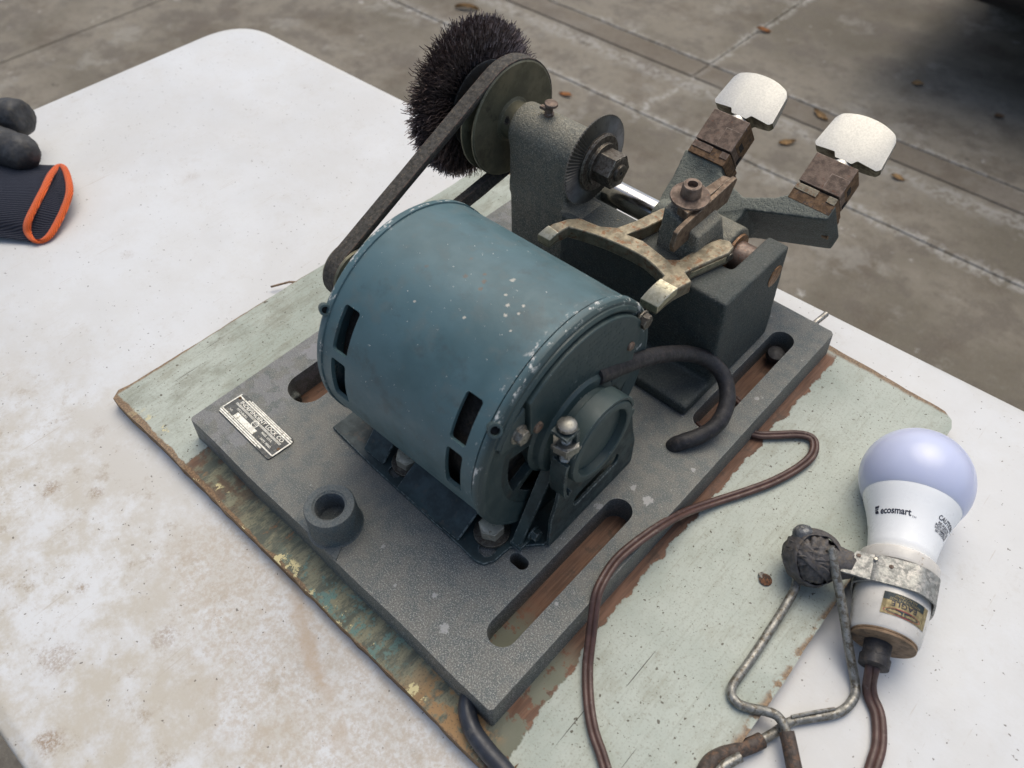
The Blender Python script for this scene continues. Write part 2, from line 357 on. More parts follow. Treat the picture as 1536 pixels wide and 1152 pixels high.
def m_board():
    n = N('flaking_pale_green_paint')
    x, y, z = n.xyz()
    big = n.noise(.012, 4, .6); mid = n.noise(.05, 6, .7); fine = n.noise(.8, 4, .7)
    gv = n.stretch((.45, .018, 1))
    grain = n.noise(1, 4, .6, vec=gv)
    c = n.mix(n.ramp(big, .35, .65), (.36, .40, .345), (.45, .485, .425))
    c = n.mix(n.mul(n.ramp(grain, .55, .8), .32), c, (.27, .27, .21))
    c = n.mix(n.mul(n.ramp(n.noise(1, 7, .75, vec=n.stretch((.07, .025, 1))), .5, .8), .55), c, (.28, .275, .21))
    c = n.mix(n.mul(n.ramp(fine, .55, .75), .5), c, (.20, .185, .135))
    c = n.mix(n.mul(n.ramp(n.noise(.22, 7, .8, off=(9, 9, 9)), .56, .8), .5), c, (.24, .225, .165))
    # dirtier, greener at the left
    lft = n.ramp(x, 10, -30)
    c = n.mix(n.mul(lft, n.ramp(n.noise(1, 7, .75, vec=n.stretch((.05, .022, 1), (2, 2, 0))), .42, .72), .6), c, (.20, .20, .15))
    c = n.mix(n.mul(lft, n.ramp(n.noise(1, 6, .75, vec=n.stretch((.5, .03, 1), (8, 2, 0))), .5, .75), .5), c, (.24, .24, .19))
    # specks of dirt
    for sc, lo, hi, am, off in ((.20, .83, .86, .8, (0, 0, 3)), (.36, .80, .83, .85, (19, 3, 0)), (.6, .80, .83, .9, (9, 3, 0)), (1.1, .80, .85, .6, (5, 33, 0))):
        c = n.mix(n.mul(n.ramp(n.noise(sc, 2, .5, off=off), lo, hi), am), c, (.07, .055, .035))
    # cracks along the grain
    cr = n.ramp(n.noise(1, 2, .5, vec=n.stretch((.62, .010, 1), (4, 1, 0))), .84, .87)
    c = n.mix(n.mul(cr, .85), c, (.05, .04, .03))
    # bare brown wood around the machine
    w1 = n.mul(n.add(n.noise(.05, 6, .65, off=(1, 7, 0)), -.5), 11)
    w2 = n.mul(n.add(n.noise(.05, 6, .7, off=(40, 7, 0)), -.5), 17)
    xx = n.add(x, w1); yy = n.add(y, w2)
    yfar = n.ramp(n.add(y, w2), 268, 262)
    bare = n.mul(n.ramp(xx, 10, 11.5), n.ramp(n.add(xx, n.mul(n.ramp(y, 90, 0), -7)), 258, 257), n.ramp(y, 325, 318))
    wood = n.mix(n.ramp(n.noise(1, 4, .6, vec=n.stretch((.5, .03, 1), (0, 5, 0))), .35, .65), (.13, .070, .044), (.205, .108, .066))
    wood = n.mix(n.mul(n.ramp(mid, .55, .66), .6), wood, (.07, .045, .03))
    wood = n.mix(n.mul(n.ramp(y, 62, 40), n.ramp(n.noise(.05, 6, .7, off=(40, 7, 4)), .45, .5)), wood, (.16, .165, .12))
    c = n.mix(bare, c, wood)
    # near strip: mottled rust, verdigris, oil
    strip = n.mul(n.ramp(yy, 6, 0), n.ramp(xx, 8, 22), n.ramp(xx, 262, 250))
    sv = n.stretch((.12, .035, .1))
    a = n.mix(n.ramp(n.noise(1, 7, .75, vec=sv), .38, .62), (.095, .105, .08), (.235, .225, .145))
    a = n.mix(n.mul(n.ramp(n.noise(.09, 6, .75, off=(6, 0, 0)), .52, .62), n.ramp(x, 90, 125), n.ramp(x, 215, 180)), a, (.13, .22, .19))
    a = n.mix(n.ramp(n.noise(1, 7, .8, vec=n.stretch((.16, .06, .1), (9, 9, 0))), .60, .78), a, (.27, .135, .06))
    a = n.mix(n.mul(n.ramp(x, 75, 45), n.ramp(n.noise(.07, 5, .7), .4, .55), .8), a, (.13, .075, .045))
    a = n.mix(n.mul(n.ramp(x, 190, 225), n.ramp(n.noise(.08, 6, .7, off=(3, 1, 1)), .44, .56)), a, (.33, .20, .09))
    a = n.mix(n.mul(n.ramp(n.noise(.9, 3, .6), .6, .7), .5), a, (.06, .06, .045))
    c = n.mix(strip, c, a)
    # edges worn to wood; cream undercoat flakes
    ed = n.mx(n.ramp(n.add(y, n.mul(w2, .3)), -16.6, -17.6), n.ramp(n.add(x, n.mul(w1, .25)), -68, -69.5))
    ed = n.mx(ed, n.mul(n.ramp(n.add(x, n.mul(w1, .5)), 337, 340), n.ramp(mid, .42, .5)))
    ed = n.mx(ed, n.ramp(n.add(y, n.mul(w2, .25)), 322.5, 325))
    c = n.mix(n.mul(ed, .9), c, n.mix(n.ramp(fine, .4, .6), (.15, .09, .05), (.27, .17, .09)))
    fl = n.mul(n.ramp(n.noise(.075, 6, .75, vec=n.stretch((1, .6, 1), (14, 3, 0))), .60, .62), n.ramp(n.add(y, n.mul(w1, .6)), -10, -12), n.ramp(x, -60, -20), n.ramp(z, -20.2, -19.4))
    c = n.mix(fl, c, (.62, .54, .29))
    # plywood edge below the face
    side = n.ramp(z, -19.4, -20.0)
    ply = n.mix(n.ramp(n.noise(1, 3, .6, vec=n.stretch((.03, .03, 1.1))), .42, .58), (.11, .06, .028), (.31, .195, .085))
    c = n.mix(side, c, ply)
    h = n.add(n.mul(grain, .6), n.add(n.mul(mid, .8), n.mul(cr, -1.2)))
    h = n.add(h, n.mul(bare, -.9))
    n.bump(h, .5, .7)
    return n.done(c, n.mixf(n.ramp(mid, .3, .7), .72, .55), 0, .35)
MAT['board'] = m_board()

def m_concrete():
    n = N('weathered_concrete')
    x, y, z = n.xyz()
    big = n.noise(.0022, 5, .6); mid = n.noise(.009, 6, .7); fine = n.noise(.06, 5, .75); grit = n.noise(.35, 3, .7)
    c = n.mix(n.ramp(big, .36, .64), (.145, .128, .098), (.222, .198, .158))
    c = n.mix(n.mul(n.ramp(mid, .48, .68), .7), c, (.115, .098, .078))
    c = n.mix(n.mul(n.ramp(n.noise(.0045, 7, .75, off=(400, 20, 0)), .5, .75), .6), c, (.105, .082, .060))
    c = n.mix(n.mul(n.ramp(n.noise(.005, 6, .7, off=(9, 900, 0)), .56, .70), .55), c, (.30, .285, .25))
    c = n.mix(n.mul(n.ramp(fine, .5, .7), .4), c, (.13, .115, .095))
    # lime bloom along the joints
    w = n.mul(n.add(n.noise(.012, 5, .7), -.5), 60)
    yw = n.add(y, w); xw = n.add(x, w)
    bl = n.mul(n.ramp(yw, 1370, 1395), n.ramp(yw, 1425, 1400))
    bl = n.mx(bl, n.mul(n.ramp(yw, 1530, 1580), n.ramp(yw, 1612, 1590), .7))
    bl = n.mx(bl, n.mul(n.ramp(yw, 1690, 1705), n.ramp(yw, 1722, 1708), .8))
    bl = n.mx(bl, n.mul(n.ramp(xw, -640, -622), n.ramp(xw, -600, -618), n.ramp(y, 1330, 1400)))
    bl = n.mul(bl, n.ramp(fine, .38, .6))
    c = n.mix(n.mul(bl, .75), c, (.40, .39, .36))
    ws = n.mul(n.ramp(n.noise(.014, 6, .7, off=(70, 0, 0)), .72, .82), .7)
    c = n.mix(ws, c, (.46, .45, .42))
    gut = n.mul(n.ramp(y, 1618, 1624), n.ramp(y, 1706, 1698))
    c = n.mix(n.mul(gut, .5), c, (.12, .095, .07))
    dk = n.ramp(n.noise(.02, 4, .6, off=(7, 0, 5)), .80, .86)
    c = n.mix(n.mul(dk, .7), c, (.07, .06, .05))
    c = n.mix(n.mul(n.ramp(grit, .6, .72), .3), c, (.34, .32, .28))
    n.bump(n.add(n.mul(fine, 1.0), n.mul(grit, .5)), .5, 2.0)
    return n.done(c, n.mixf(n.ramp(mid, .3, .7), .88, .7), 0, .3)
MAT['concrete'] = m_concrete()

def m_knit(name, col, ribdir, scale, depth):
    n = N(name)
    wv = n.t.nodes.new('ShaderNodeTexWave')
    wv.bands_direction = 'X'
    mp = n.t.nodes.new('ShaderNodeMapping'); n.link(n.P, mp.inputs['Vector']); mp.inputs['Rotation'].default_value = (0, 0, ribdir)
    n.link(mp.outputs[0], wv.inputs['Vector']); wv.inputs['Scale'].default_value = scale; wv.inputs['Distortion'].default_value = 1.0
    f = wv.outputs['Fac']
    c = n.mix(n.ramp(f, .2, .8), tuple(q * .6 for q in col), col)
    n.bump(n.add(n.mul(f, 1), n.mul(n.noise(2.0, 3), .4)), .7, depth)
    n.b.inputs['Sheen Weight'].default_value = .2
    return n.done(c, .9, 0, .2)
MAT['knit'] = m_knit('navy_knit', (.016, .019, .034), .71, .18, .8)
MAT['orange'] = m_knit('orange_overlock', (.95, .16, .03), -.7, .32, .8)
MAT['glove'] = m_simple('grey_black_latex', (.035, .036, .038), .6, 0, .25, .1, .5, .8, (.06, .055, .045), .55, .7)

# ---------------------------------------------------------------- object helpers
WL = {}       # world location of every empty / object
def tagp(o, label=None, cat=None, group=None, kind=None):
    if label: o['label'] = label
    if cat: o['category'] = cat
    if group: o['group'] = group
    if kind: o['kind'] = kind
    return o
def empty(name, loc, label, cat, group=None):
    o = bpy.data.objects.new(name, None); COL.objects.link(o)
    o.empty_display_size = .02
    o.location = V(loc) * MM; WL[o] = V(loc)
    return tagp(o, label, cat, group)
def finish(me, ang=38):
    bm = bmesh.new(); bm.from_mesh(me)
    bmesh.ops.recalc_face_normals(bm, faces=bm.faces)
    a = math.radians(ang)
    for e in bm.edges:
        e.smooth = not (len(e.link_faces) == 2 and e.calc_face_angle(0) > a)
    for f in bm.faces: f.smooth = True
    bm.to_mesh(me); bm.free()
def obj(name, verts, faces, mat, parent=None, ang=38, bevel=0, seg=2, recalc=True):
    if not verts: return None
    lo = V((min(v[i] for v in verts) for i in range(3))); hi = V((max(v[i] for v in verts) for i in range(3)))
    c = (lo + hi) / 2
    me = bpy.data.meshes.new(name)
    me.from_pydata([((V(v) - c) * MM)[:] for v in verts], [], faces)
    me.update()
    if recalc: finish(me, ang)
    me.materials.append(MAT[mat] if isinstance(mat, str) else mat)
    o = bpy.data.objects.new(name, me); COL.objects.link(o)
    WL[o] = c
    if parent is not None:
        o.parent = parent; o.location = (c - WL[parent]) * MM
    else: o.location = c * MM
    if bevel:
        b = o.modifiers.new('bevel', 'BEVEL'); b.width = bevel * MM; b.segments = seg
        b.limit_method = 'ANGLE'; b.angle_limit = math.radians(35); b.harden_normals = True
    return o

class G:
    """collects shapes (world mm) for one mesh"""
    def __init__(s): s.v = []; s.f = []
    def addm(s, v, f):
        k = len(s.v); s.v += [tuple(q) for q in v]; s.f += [tuple(i + k for i in q) for q in f]
        return s
    def box(s, lo, hi, fr=None):
        x0, y0, z0 = lo; x1, y1, z1 = hi
        v = [V(p) for p in ((x0, y0, z0), (x1, y0, z0), (x1, y1, z0), (x0, y1, z0), (x0, y0, z1), (x1, y0, z1), (x1, y1, z1), (x0, y1, z1))]
        if fr: v = [fr(p) for p in v]
        return s.addm(v, [(0, 3, 2, 1), (4, 5, 6, 7), (0, 1, 5, 4), (1, 2, 6, 5), (2, 3, 7, 6), (3, 0, 4, 7)])
    def prism(s, pts, h0, h1, fr):
        """pts 2D -> fr(V(a,b,h))"""
        n = len(pts)
        v = [fr(V((a, b, h0))) for a, b in pts] + [fr(V((a, b, h1))) for a, b in pts]
        f = [tuple(range(n))[::-1], tuple(range(n, 2 * n))] + [(i, (i + 1) % n, n + (i + 1) % n, n + i) for i in range(n)]
        return s.addm(v, f)
    def lathe(s, prof, o, ax, seg=48, ref=None, closed=False, a0=0, a1=2 * PI):
        ax = V(ax).normalized(); o = V(o)
        r = V(ref) if ref else (V((0, 0, 1)) if abs(ax.z) < .9 else V((1, 0, 0)))
        e1 = (r - ax * r.dot(ax)).normalized(); e2 = ax.cross(e1)
        full = abs(a1 - a0 - 2 * PI) < 1e-6
        m = seg if full else seg + 1
        v = []; idx = []
        for (t, rad) in prof:
            if rad < 1e-6 and full:
                idx.append([len(v)] * m); v.append(o + ax * t)
            else:
                row = []
                for j in range(m):
                    a = a0 + (a1 - a0) * j / seg
                    row.append(len(v)); v.append(o + ax * t + (e1 * math.cos(a) + e2 * math.sin(a)) * rad)
                idx.append(row)
        f = []
        pr = list(range(len(prof)))
        pairs = [(i, i + 1) for i in range(len(prof) - 1)]
        if closed: pairs.append((len(prof) - 1, 0))
        for i, k in pairs:
            A, Bq = idx[i], idx[k]
            for j in range(seg):
                j2 = (j + 1) % m if full else j + 1
                q = [A[j], A[j2], Bq[j2], Bq[j]]
                q2 = []
                for t_ in q:
                    if t_ not in q2: q2.append(t_)
                if len(q2) > 2: f.append(tuple(q2))
        if not full and closed:
            f.append(tuple(r_[0] for r_ in idx)); f.append(tuple(r_[-1] for r_ in idx)[::-1])
        return s.addm(v, f)
    def cyl(s, a, b, r, seg=32, r2=None):
        a = V(a); b = V(b); L = (b - a).length
        return s.lathe([(0, 0), (0, r), (L, r if r2 is None else r2), (L, 0)], a, b - a, seg)
    def tube(s, pts, rad, seg=10, up=None, flat=None, cap=True):
        """pts list of V, rad number or list; flat=(w,h) elliptical/8 section aligned to up"""
        pts = [V(p) for p in pts]; n = len(pts)
        T = []
        for i in range(n):
            a = pts[max(0, i - 1)]; b = pts[min(n - 1, i + 1)]; T.append((b - a).normalized())
        u = V(up) if up else (V((0, 0, 1)) if abs(T[0].z) < .9 else V((1, 0, 0)))
        u = (u - T[0] * u.dot(T[0])).normalized()
        rows = []; v = []
        for i in range(n):
            if up: u = V(up)
            u = u - T[i] * u.dot(T[i])
            if u.length < 1e-4: u = T[i].orthogonal()
            u.normalize(); w = T[i].cross(u)
            r = rad[i] if isinstance(rad, (list, tuple)) else rad
            row = []
            for j in range(seg):
                a = 2 * PI * j / seg
                if flat:
                    p = pts[i] + w * (math.cos(a) * flat[0]) + u * (math.sin(a) * flat[1])
                else: p = pts[i] + w * (math.cos(a) * r) + u * (math.sin(a) * r)
                row.append(len(v)); v.append(p)
            rows.append(row)
        f = [(rows[i][j], rows[i][(j + 1) % seg], rows[i + 1][(j + 1) % seg], rows[i + 1][j]) for i in range(n - 1) for j in range(seg)]
        if cap: f += [tuple(rows[0])[::-1], tuple(rows[-1])]
        return s.addm(v, f)
    def o(s, name, mat, parent=None, **k): return obj(name, s.v, s.f, mat, parent, **k)

def catmull(pts, k=8, closed=False):
    pts = [V(p) for p in pts]; out = []; n = len(pts)
    rng = range(n if closed else n - 1)
    for i in rng:
        g = (lambda q: pts[q % n]) if closed else (lambda q: pts[max(0, min(n - 1, q))])
        p0, p1, p2, p3 = g(i - 1), g(i), g(i + 1), g(i + 2)
        for j in range(k):
            t = j / k
            out.append(.5 * ((2 * p1) + (p2 - p0) * t + (2 * p0 - 5 * p1 + 4 * p2 - p3) * t * t + (3 * p1 - p0 - 3 * p2 + p3) * t ** 3))
    if not closed: out.append(pts[-1])
    return out
def rrect(x0, y0, x1, y1, r, k=5):
    out = []
    for cx_, cy_, a in ((x1 - r, y1 - r, 0), (x0 + r, y1 - r, 90), (x0 + r, y0 + r, 180), (x1 - r, y0 + r, 270)):
        for j in range(k + 1):
            t = math.radians(a + 90 * j / k); out.append((cx_ + r * math.cos(t), cy_ + r * math.sin(t)))
    return out
def sheet_holes(name, outer, holes, z0, z1, mat, parent, fr=None, bevel=0, ang=38, taper=0):
    """flat body with real through holes"""
    fr = fr or (lambda p: p)
    bm = bmesh.new(); loops = [outer] + holes; es = []; vs = []
    for L in loops:
        vv = [bm.verts.new((a, b, z1)) for a, b in L]; vs.append(vv)
        es += [bm.edges.new((vv[i], vv[(i + 1) % len(vv)])) for i in range(len(vv))]
    bmesh.ops.triangle_fill(bm, edges=es, use_beauty=True, use_dissolve=False)
    top = list(bm.faces)
    bot = {}
    cxm = sum(a for a, b in outer) / len(outer); cym = sum(b for a, b in outer) / len(outer)
    for k, vv in enumerate(vs):
        for v in vv:
            x, y = v.co.x, v.co.y
            if k == 0 and taper:
                x += -taper if x > cxm else taper; y += -taper if y > cym else taper
            bot[v] = bm.verts.new((x, y, z0))
    for f in top: bm.faces.new([bot[v] for v in reversed(f.verts)])
    for vv in vs:
        m = len(vv)
        for i in range(m): bm.faces.new((vv[i], vv[(i + 1) % m], bot[vv[(i + 1) % m]], bot[vv[i]]))
    bm.verts.index_update()
    v = [fr(q.co.copy()) for q in bm.verts]; f = [tuple(q.index for q in fa.verts) for fa in bm.faces]
    bm.free()
    return obj(name, v, f, mat, parent, bevel=bevel, ang=ang)
def bake(o):
    dg = bpy.context.evaluated_depsgraph_get(); dg.update()
    me = bpy.data.meshes.new_from_object(o.evaluated_get(dg))
    o.modifiers.clear(); o.data = me
    return o
def boolean(o, g, op='DIFFERENCE', ang=38):
    c = g.o('cutter', 'black', None)
    m = o.modifiers.new('b', 'BOOLEAN'); m.operation = op; m.object = c; m.solver = 'EXACT'
    bpy.context.view_layer.update()
    bake(o); bpy.data.objects.remove(c)
    me = o.data
    while len(me.materials) > 1: me.materials.pop()
    for p in me.polygons: p.material_index = 0
    finish(me, ang)
    return o
def remesh(o, vox, smooth=6, fac=.5):
    r = o.modifiers.new('r', 'REMESH'); r.mode = 'VOXEL'; r.voxel_size = vox * MM; r.use_smooth_shade = True
    if smooth:
        s = o.modifiers.new('s', 'SMOOTH'); s.iterations = smooth; s.factor = fac
    bake(o)
    for p in o.data.polygons: p.use_smooth = True
    return o
_txt = {}
def text_mesh(s, size, off=0.0):
    """list of verts (x,y) and faces of a line of text, centred"""
    if (s, size, off) in _txt: return _txt[(s, size, off)]
    cu = bpy.data.curves.new('t', 'FONT'); cu.body = s; cu.size = size; cu.align_x = 'CENTER'; cu.align_y = 'CENTER'
    cu.resolution_u = 3; cu.offset = off
    ob = bpy.data.objects.new('t', cu); COL.objects.link(ob)
    dg = bpy.context.evaluated_depsgraph_get(); dg.update()
    me = bpy.data.meshes.new_from_object(ob.evaluated_get(dg))
    v = [(q.co.x, q.co.y) for q in me.vertices]; f = [tuple(p.vertices) for p in me.polygons]
    bpy.data.objects.remove(ob); bpy.data.meshes.remove(me)
    _txt[(s, size, off)] = (v, f)
    return v, f
def text_obj(name, s, size, mapf, mat, parent, sx=1.0, bold=0.0, h=0.0):
    v, f = text_mesh(s, size, bold)
    vv = [mapf(a * sx, b) for a, b in v]
    return obj(name, vv, f, mat, parent, recalc=False)
def hexpts(r, rot=0): return [(r * math.cos(rot + PI / 3 * i), r * math.sin(rot + PI / 3 * i)) for i in range(6)]
def axis_frame(o, ax, ref=(0, 0, 1)):
    ax = V(ax).normalized(); o = V(o)
    if abs(ax.dot(V(ref))) > .95: ref = (1, 0, 0)
    e1 = (V(ref) - ax * V(ref).dot(ax)).normalized(); e2 = ax.cross(e1)
    return lambda p: o + e1 * p.x + e2 * p.y + ax * p.z
def ident(p): return p
def hexnut(g, o, ax, r, h, rot=0, bore=0):
    fr = axis_frame(o, ax)
    g.prism(hexpts(r, rot), 0, h, fr)
    g.lathe([(h, 0), (h + .01, r * .84), (h + .2, r * .8), (h + .2, 0)], o, ax, 24)
    return g

# ================================================================ SETTING: ground
ground = obj('concrete_ground', [(-300000, -300000, ZG - 4), (300000, -300000, ZG - 4), (300000, 300000, ZG - 4), (-300000, 300000, ZG - 4)], [(0, 1, 2, 3)], 'concrete')
tagp(ground, kind='structure')
def slab(x0, x1, y0, y1, dz=0.0, tilt=0.0):
    g = G(); nseg = 24
    top = []
    pts = []
    for i in range(nseg + 1): pts.append((x0 + (x1 - x0) * i / nseg, y0 + mnoise.noise(V((i * 3.7 + x0, y0, 1))) * 3.5))
    for i in range(nseg + 1): pts.append((x1 - (x1 - x0) * i / nseg, y1 + mnoise.noise(V((i * 2.9, y1, x0))) * 3.5))
    g.prism(pts, ZG - 13, ZG + dz, ident)
    return g.o('concrete_slab', 'concrete', ground, bevel=4, seg=2)
ROWS = [(-4000, -1496), (-1493, -30), (-26, 1396), (1400, 1619), (1623, 1700), (1704, 3204), (3208, 5204), (5208, 9000)]
for k, (a, b) in enumerate(ROWS):
    dz = -5 if (a, b) == (1623, 1697) else 0
    if a == 1623: xs = [-6000, -620, 6000]
    elif a >= 1403: xs = [-6000, -2400, -620, 1500, 6000]
    else: xs = [-6000, -2050, -120, 1800, 6000] if a > -30 else [-6000, -1300, 900, 6000]
    for i in range(len(xs) - 1): slab(xs[i] + 2, xs[i + 1] - 2, a, b, dz)

def leaf_mesh(L, W, curl, seed):
    g = G(); r = random.Random(seed); n = 9; v = []; f = []
    for i in range(n):
        t = i / (n - 1); w = W * math.sin(PI * min(1, t * 1.02)) ** .8 * (1 + .15 * r.uniform(-1, 1))
        x = (t - .5) * L
        for j in (-1, -.5, 0, .5, 1):
            v.append((x, w * j * .5, curl * (abs(j) ** 2) * W * .45 + math.sin(t * 4 + seed) * L * .05 + 2))
    for i in range(n - 1):
        for j in range(4):
            a = i * 5 + j; f.append((a, a + 1, a + 6, a + 5))
    g.addm(v, f); g.tube([(L * .48, 0, 3), (L * .62, W * .1, 6)], .6, 5)
    return g
LEAVES = [(-610, 1948, 48, 22, .7, .3, 'leaf', 'small orange dry leaf on the far slab near the cross joint'),
          (-284, 1672, 62, 24, .6, -.35, 'leaf2', 'long brown dry leaf lying in the gutter joint between the two wing nuts'),
          (-286, 1519, 52, 26, .5, .9, 'leaf2', 'curled yellow-brown leaf on the concrete just right of the left wing nut'),
          (-806, 1335, 44, 20, .6, .2, 'leaf', 'orange dry leaf on the concrete beside the pulley and oiler'),
          (-175, 1962, 34, 26, .4, .4, 'leaf2', 'small yellowish leaf far off on the darker concrete by the car'),
          (-1320, 1500, 90, 26, .9, .5, 'leaf2', 'dark curled leaf at the top of the photo above the wire brush'),
          (-35, 1562, 40, 22, .4, .1, 'leaf2', 'faint brown leaf on the concrete right of the right wing nut'),
          (35, 1950, 30, 24, .5, .8, 'rust_side', 'dark red-brown leaf in the shade in front of the car')]
for i, (x, y, L, W, cu, a, mt, lab) in enumerate(LEAVES):
    g = leaf_mesh(L * .8, W * .8, cu, i + 1)
    M_ = Matrix.Rotation(a, 3, 'Z')
    g.v = [tuple(M_ @ V(p) + V((x, y, ZG))) for p in g.v]
    tagp(g.o('fallen_leaf', mt), lab, 'leaf', 'dry leaves on the concrete')

# ---- parked car at the far right (only its dark rear shows)
car = empty('parked_car', (500, 2900, ZG), 'dark car parked at the top right, only its black bumper edge in view', 'car')
g = G()
prof = [(2010, 200), (2000, 260), (1996, 420), (2020, 470), (2040, 640), (2110, 800), (2260, 960), (2520, 1180), (2800, 1260), (4200, 1270), (5000, 900), (5700, 820), (5850, 600), (5860, 230), (5700, 190), (2200, 180)]
g.prism(prof, -330, 1230, lambda p: V((p.z, p.x, ZG + p.y)))
g.o('body', 'carpaint', car, bevel=45, seg=3)
bp = G(); bp.prism([(2004, 205), (1975, 235), (1966, 330), (1972, 420), (2010, 440), (2040, 420), (2040, 205)], -345, 1245, lambda p: V((p.z, p.x, ZG + p.y)))
bp.o('bumper', 'carpaint', car, bevel=14, seg=3)
for wx in (-240, 1000):
    for wy in (2650, 5000):
        w = G(); w.lathe([(0, 170), (0, 300), (20, 318), (160, 318), (180, 300), (180, 170)], (wx, wy, ZG + 318), (1, 0, 0), 40, closed=True)
        wo = w.o('tyre', 'tyre', car)
        rm = G(); rm.lathe([(30, 0), (30, 60), (50, 150), (40, 172), (150, 172), (150, 0)], (wx, wy, ZG + 318), (1, 0, 0), 40); rm.o('rim', 'steel', wo)
wn_ = G(); wn_.prism([(2340, 990), (2560, 1190), (2550, 1200), (2325, 1000)], -180, 1080, lambda p: V((p.z, p.x, ZG + p.y))); wn_.o('rear_window', 'tyre', car)

# ================================================================ folding table
table = empty('folding_table', (-50, 95, ZG), 'white plastic folding table with brown stains under the key machine', 'table')
def round_poly(corners, radii, k=10):
    out = []; n = len(corners)
    for i in range(n):
        p = V((*corners[i], 0)); a = V((*corners[i - 1], 0)); b = V((*corners[(i + 1) % n], 0))
        d1 = (a - p).normalized(); d2 = (b - p).normalized(); r = radii[i]
        p1 = p + d1 * r; p2 = p + d2 * r
        for j in range(k + 1):
            t = j / k; q = p1 * (1 - t) ** 2 + p * 2 * t * (1 - t) + p2 * t * t; out.append((q.x, q.y))
    return out
tc = [(-466, -178), (720, -148), (700, 381), (-458, 346)]
tc = [(-460.5, -180), (800, -146), (790, 386), (-460.5, 346.5)]
rad = [48, 48, 48, 52]
def offset_poly(c, d):
    cxm = sum(p[0] for p in c) / 4; cym = sum(p[1] for p in c) / 4
    return [(p[0] + (d if p[0] < cxm else -d), p[1] + (d if p[1] < cym else -d)) for p in c]
g = G(); rings = []
for d, z in ((9.5, ZT - .0), (7, ZT - .4), (4.5, ZT - 1.6), (3, ZT - 1.9), (1.2, ZT - 2.8), (0, ZT - 5.5), (0, ZT - 26), (2, ZT - 29), (8, ZT - 29), (8, ZT - 12)):
    rings.append([(x, y, z) for x, y in round_poly(offset_poly(tc, d), rad)])
n_ = len(rings[0]); vv = [p for r in rings for p in r]; ff = [tuple(range(n_))]
for i in range(len(rings) - 1):
    ff += [(i * n_ + j, i * n_ + (j + 1) % n_, (i + 1) * n_ + (j + 1) % n_, (i + 1) * n_ + j) for j in range(n_)]
ff.append(tuple(range((len(rings) - 1) * n_, len(rings) * n_))[::-1])
obj('tabletop', vv, ff, 'table', table, ang=50)
for lx in (-330, 660):
    lg = G()
    for ly in (-90, 290): lg.tube([(lx, ly, ZT - 14), (lx, ly, ZG + 14)], 13, 14)
    lg.tube([(lx, -90, ZG + 70), (lx, 290, ZG + 70)], 11, 12)
    lg.tube([(lx, -110, ZT - 22), (lx, 310, ZT - 22)], 11, 12)
    lg.o('leg_frame', 'legs', table)

# ================================================================ painted board
board = empty('painted_board', (135, 155, ZT), 'pale green flaking plywood board under the key machine', 'board')
def wob(a, b, n, amp, seed):
    out = []
    for i in range(n):
        t = i / n; p = V((*a, 0)).lerp(V((*b, 0)), t); d = (V((*b, 0)) - V((*a, 0))).normalized(); nn = V((-d.y, d.x, 0))
        s_ = mnoise.noise(V((t * 9 + seed, seed, 0))) * amp + mnoise.noise(V((t * 45 + seed, seed, 5))) * amp * .45
        if i == 0: s_ = 0
        q = p + nn * s_; out.append((q.x, q.y))
    return out
bp_ = wob((-68, -21), (262, -16.5), 90, 1.0, 1) + wob((262, -16.5), (344, -16), 14, .7, 9) + wob((344, -16), (337.5, 312), 80, .9, 2) + [(337.5, 316), (335, 322), (329, 326)] + wob((325, 326.5), (-60, 338), 70, 1.2, 3) + wob((-66, 334), (-70.5, -12), 80, 1.2, 4) + [(-72, -15)]
o = sheet_holes('panel', bp_, [], ZT, ZB, 'board', board, bevel=.5, ang=50)
# delaminated / split splinters on its near edge and a rusty screw
for (x, L, w) in ((268, 13, 1.4), (276, 17, 1.6), (284, 9, 1.0)):
    g = G(); g.prism([(x, -17), (x + w, -17), (x + w * 1.3 + 2, -17 + L * .6), (x + 3, -17 + L)], ZB + .02, ZB + .5, ident); g.o('paint_split', 'rust_side', board)
g = G(); g.lathe([(0, 0), (0, 3.4), (.6, 3.6), (1.1, 2.6), (1.2, 0)], (306.5, 152, ZB + .05), (.1, .05, 1), 20); g.o('rusty_screw', 'rust_orange', board)
g = G(); g.lathe([(0, 0), (0, 2.2), (.8, 2.0), (1.0, 0)], (303.9, 152.8, ZB + .3), (.2, .3, 1), 14); g.o('screw_head', 'steel', board)
g = G(); g.tube([(-66, 128, ZB - 1), (-76, 124, ZT + 5), (-83, 112, ZT + 4)], .8, 6); g.o('loose_splinter', 'cork', board)

# ================================================================ KEY MACHINE
mach = empty('key_cutting_machine', (125, 160, ZB), 'old green key cutting machine with belt driven motor on its iron base', 'key machine')
# ---- base plate with real slots
bpy_b = 320.8
outer = [(0, 1.5), (1.5, 0)] + [(i * 12.0, .35 * math.sin(i * .9)) for i in range(1, 20)] + [(248.6, 0), (250, 1.4), (250, 319), (248, 320.8), (2, 320.8), (0, 319)]
def slot(x0, y0, x1, y1, r=None):
    r = r or (x1 - x0) / 2 - .01
    return rrect(x0, y0, x1, y1, r, 6)
holes = [slot(220.3, 23.5, 235.8, 130.5), slot(220.6, 199, 236, 300), slot(20.5, 51, 45.5, 135, 11.5), slot(203, 61, 214, 68, 3.4), slot(222, 171, 232, 182, 4.9),
         slot(196, 205, 214, 285, 6)]
holes = holes[:5]
holes = holes[:4]
plate = sheet_holes('base_plate', outer, [], ZB, 0, 'plate', mach, taper=-1.0)
cg = G()
for h_ in holes: cg.prism(h_, ZB - 3, 3, ident)
boolean(plate, cg, ang=30)
bm_ = plate.modifiers.new('bevel', 'BEVEL'); bm_.width = .9 * MM; bm_.segments = 2; bm_.limit_method = 'ANGLE'; bm_.angle_limit = math.radians(40)
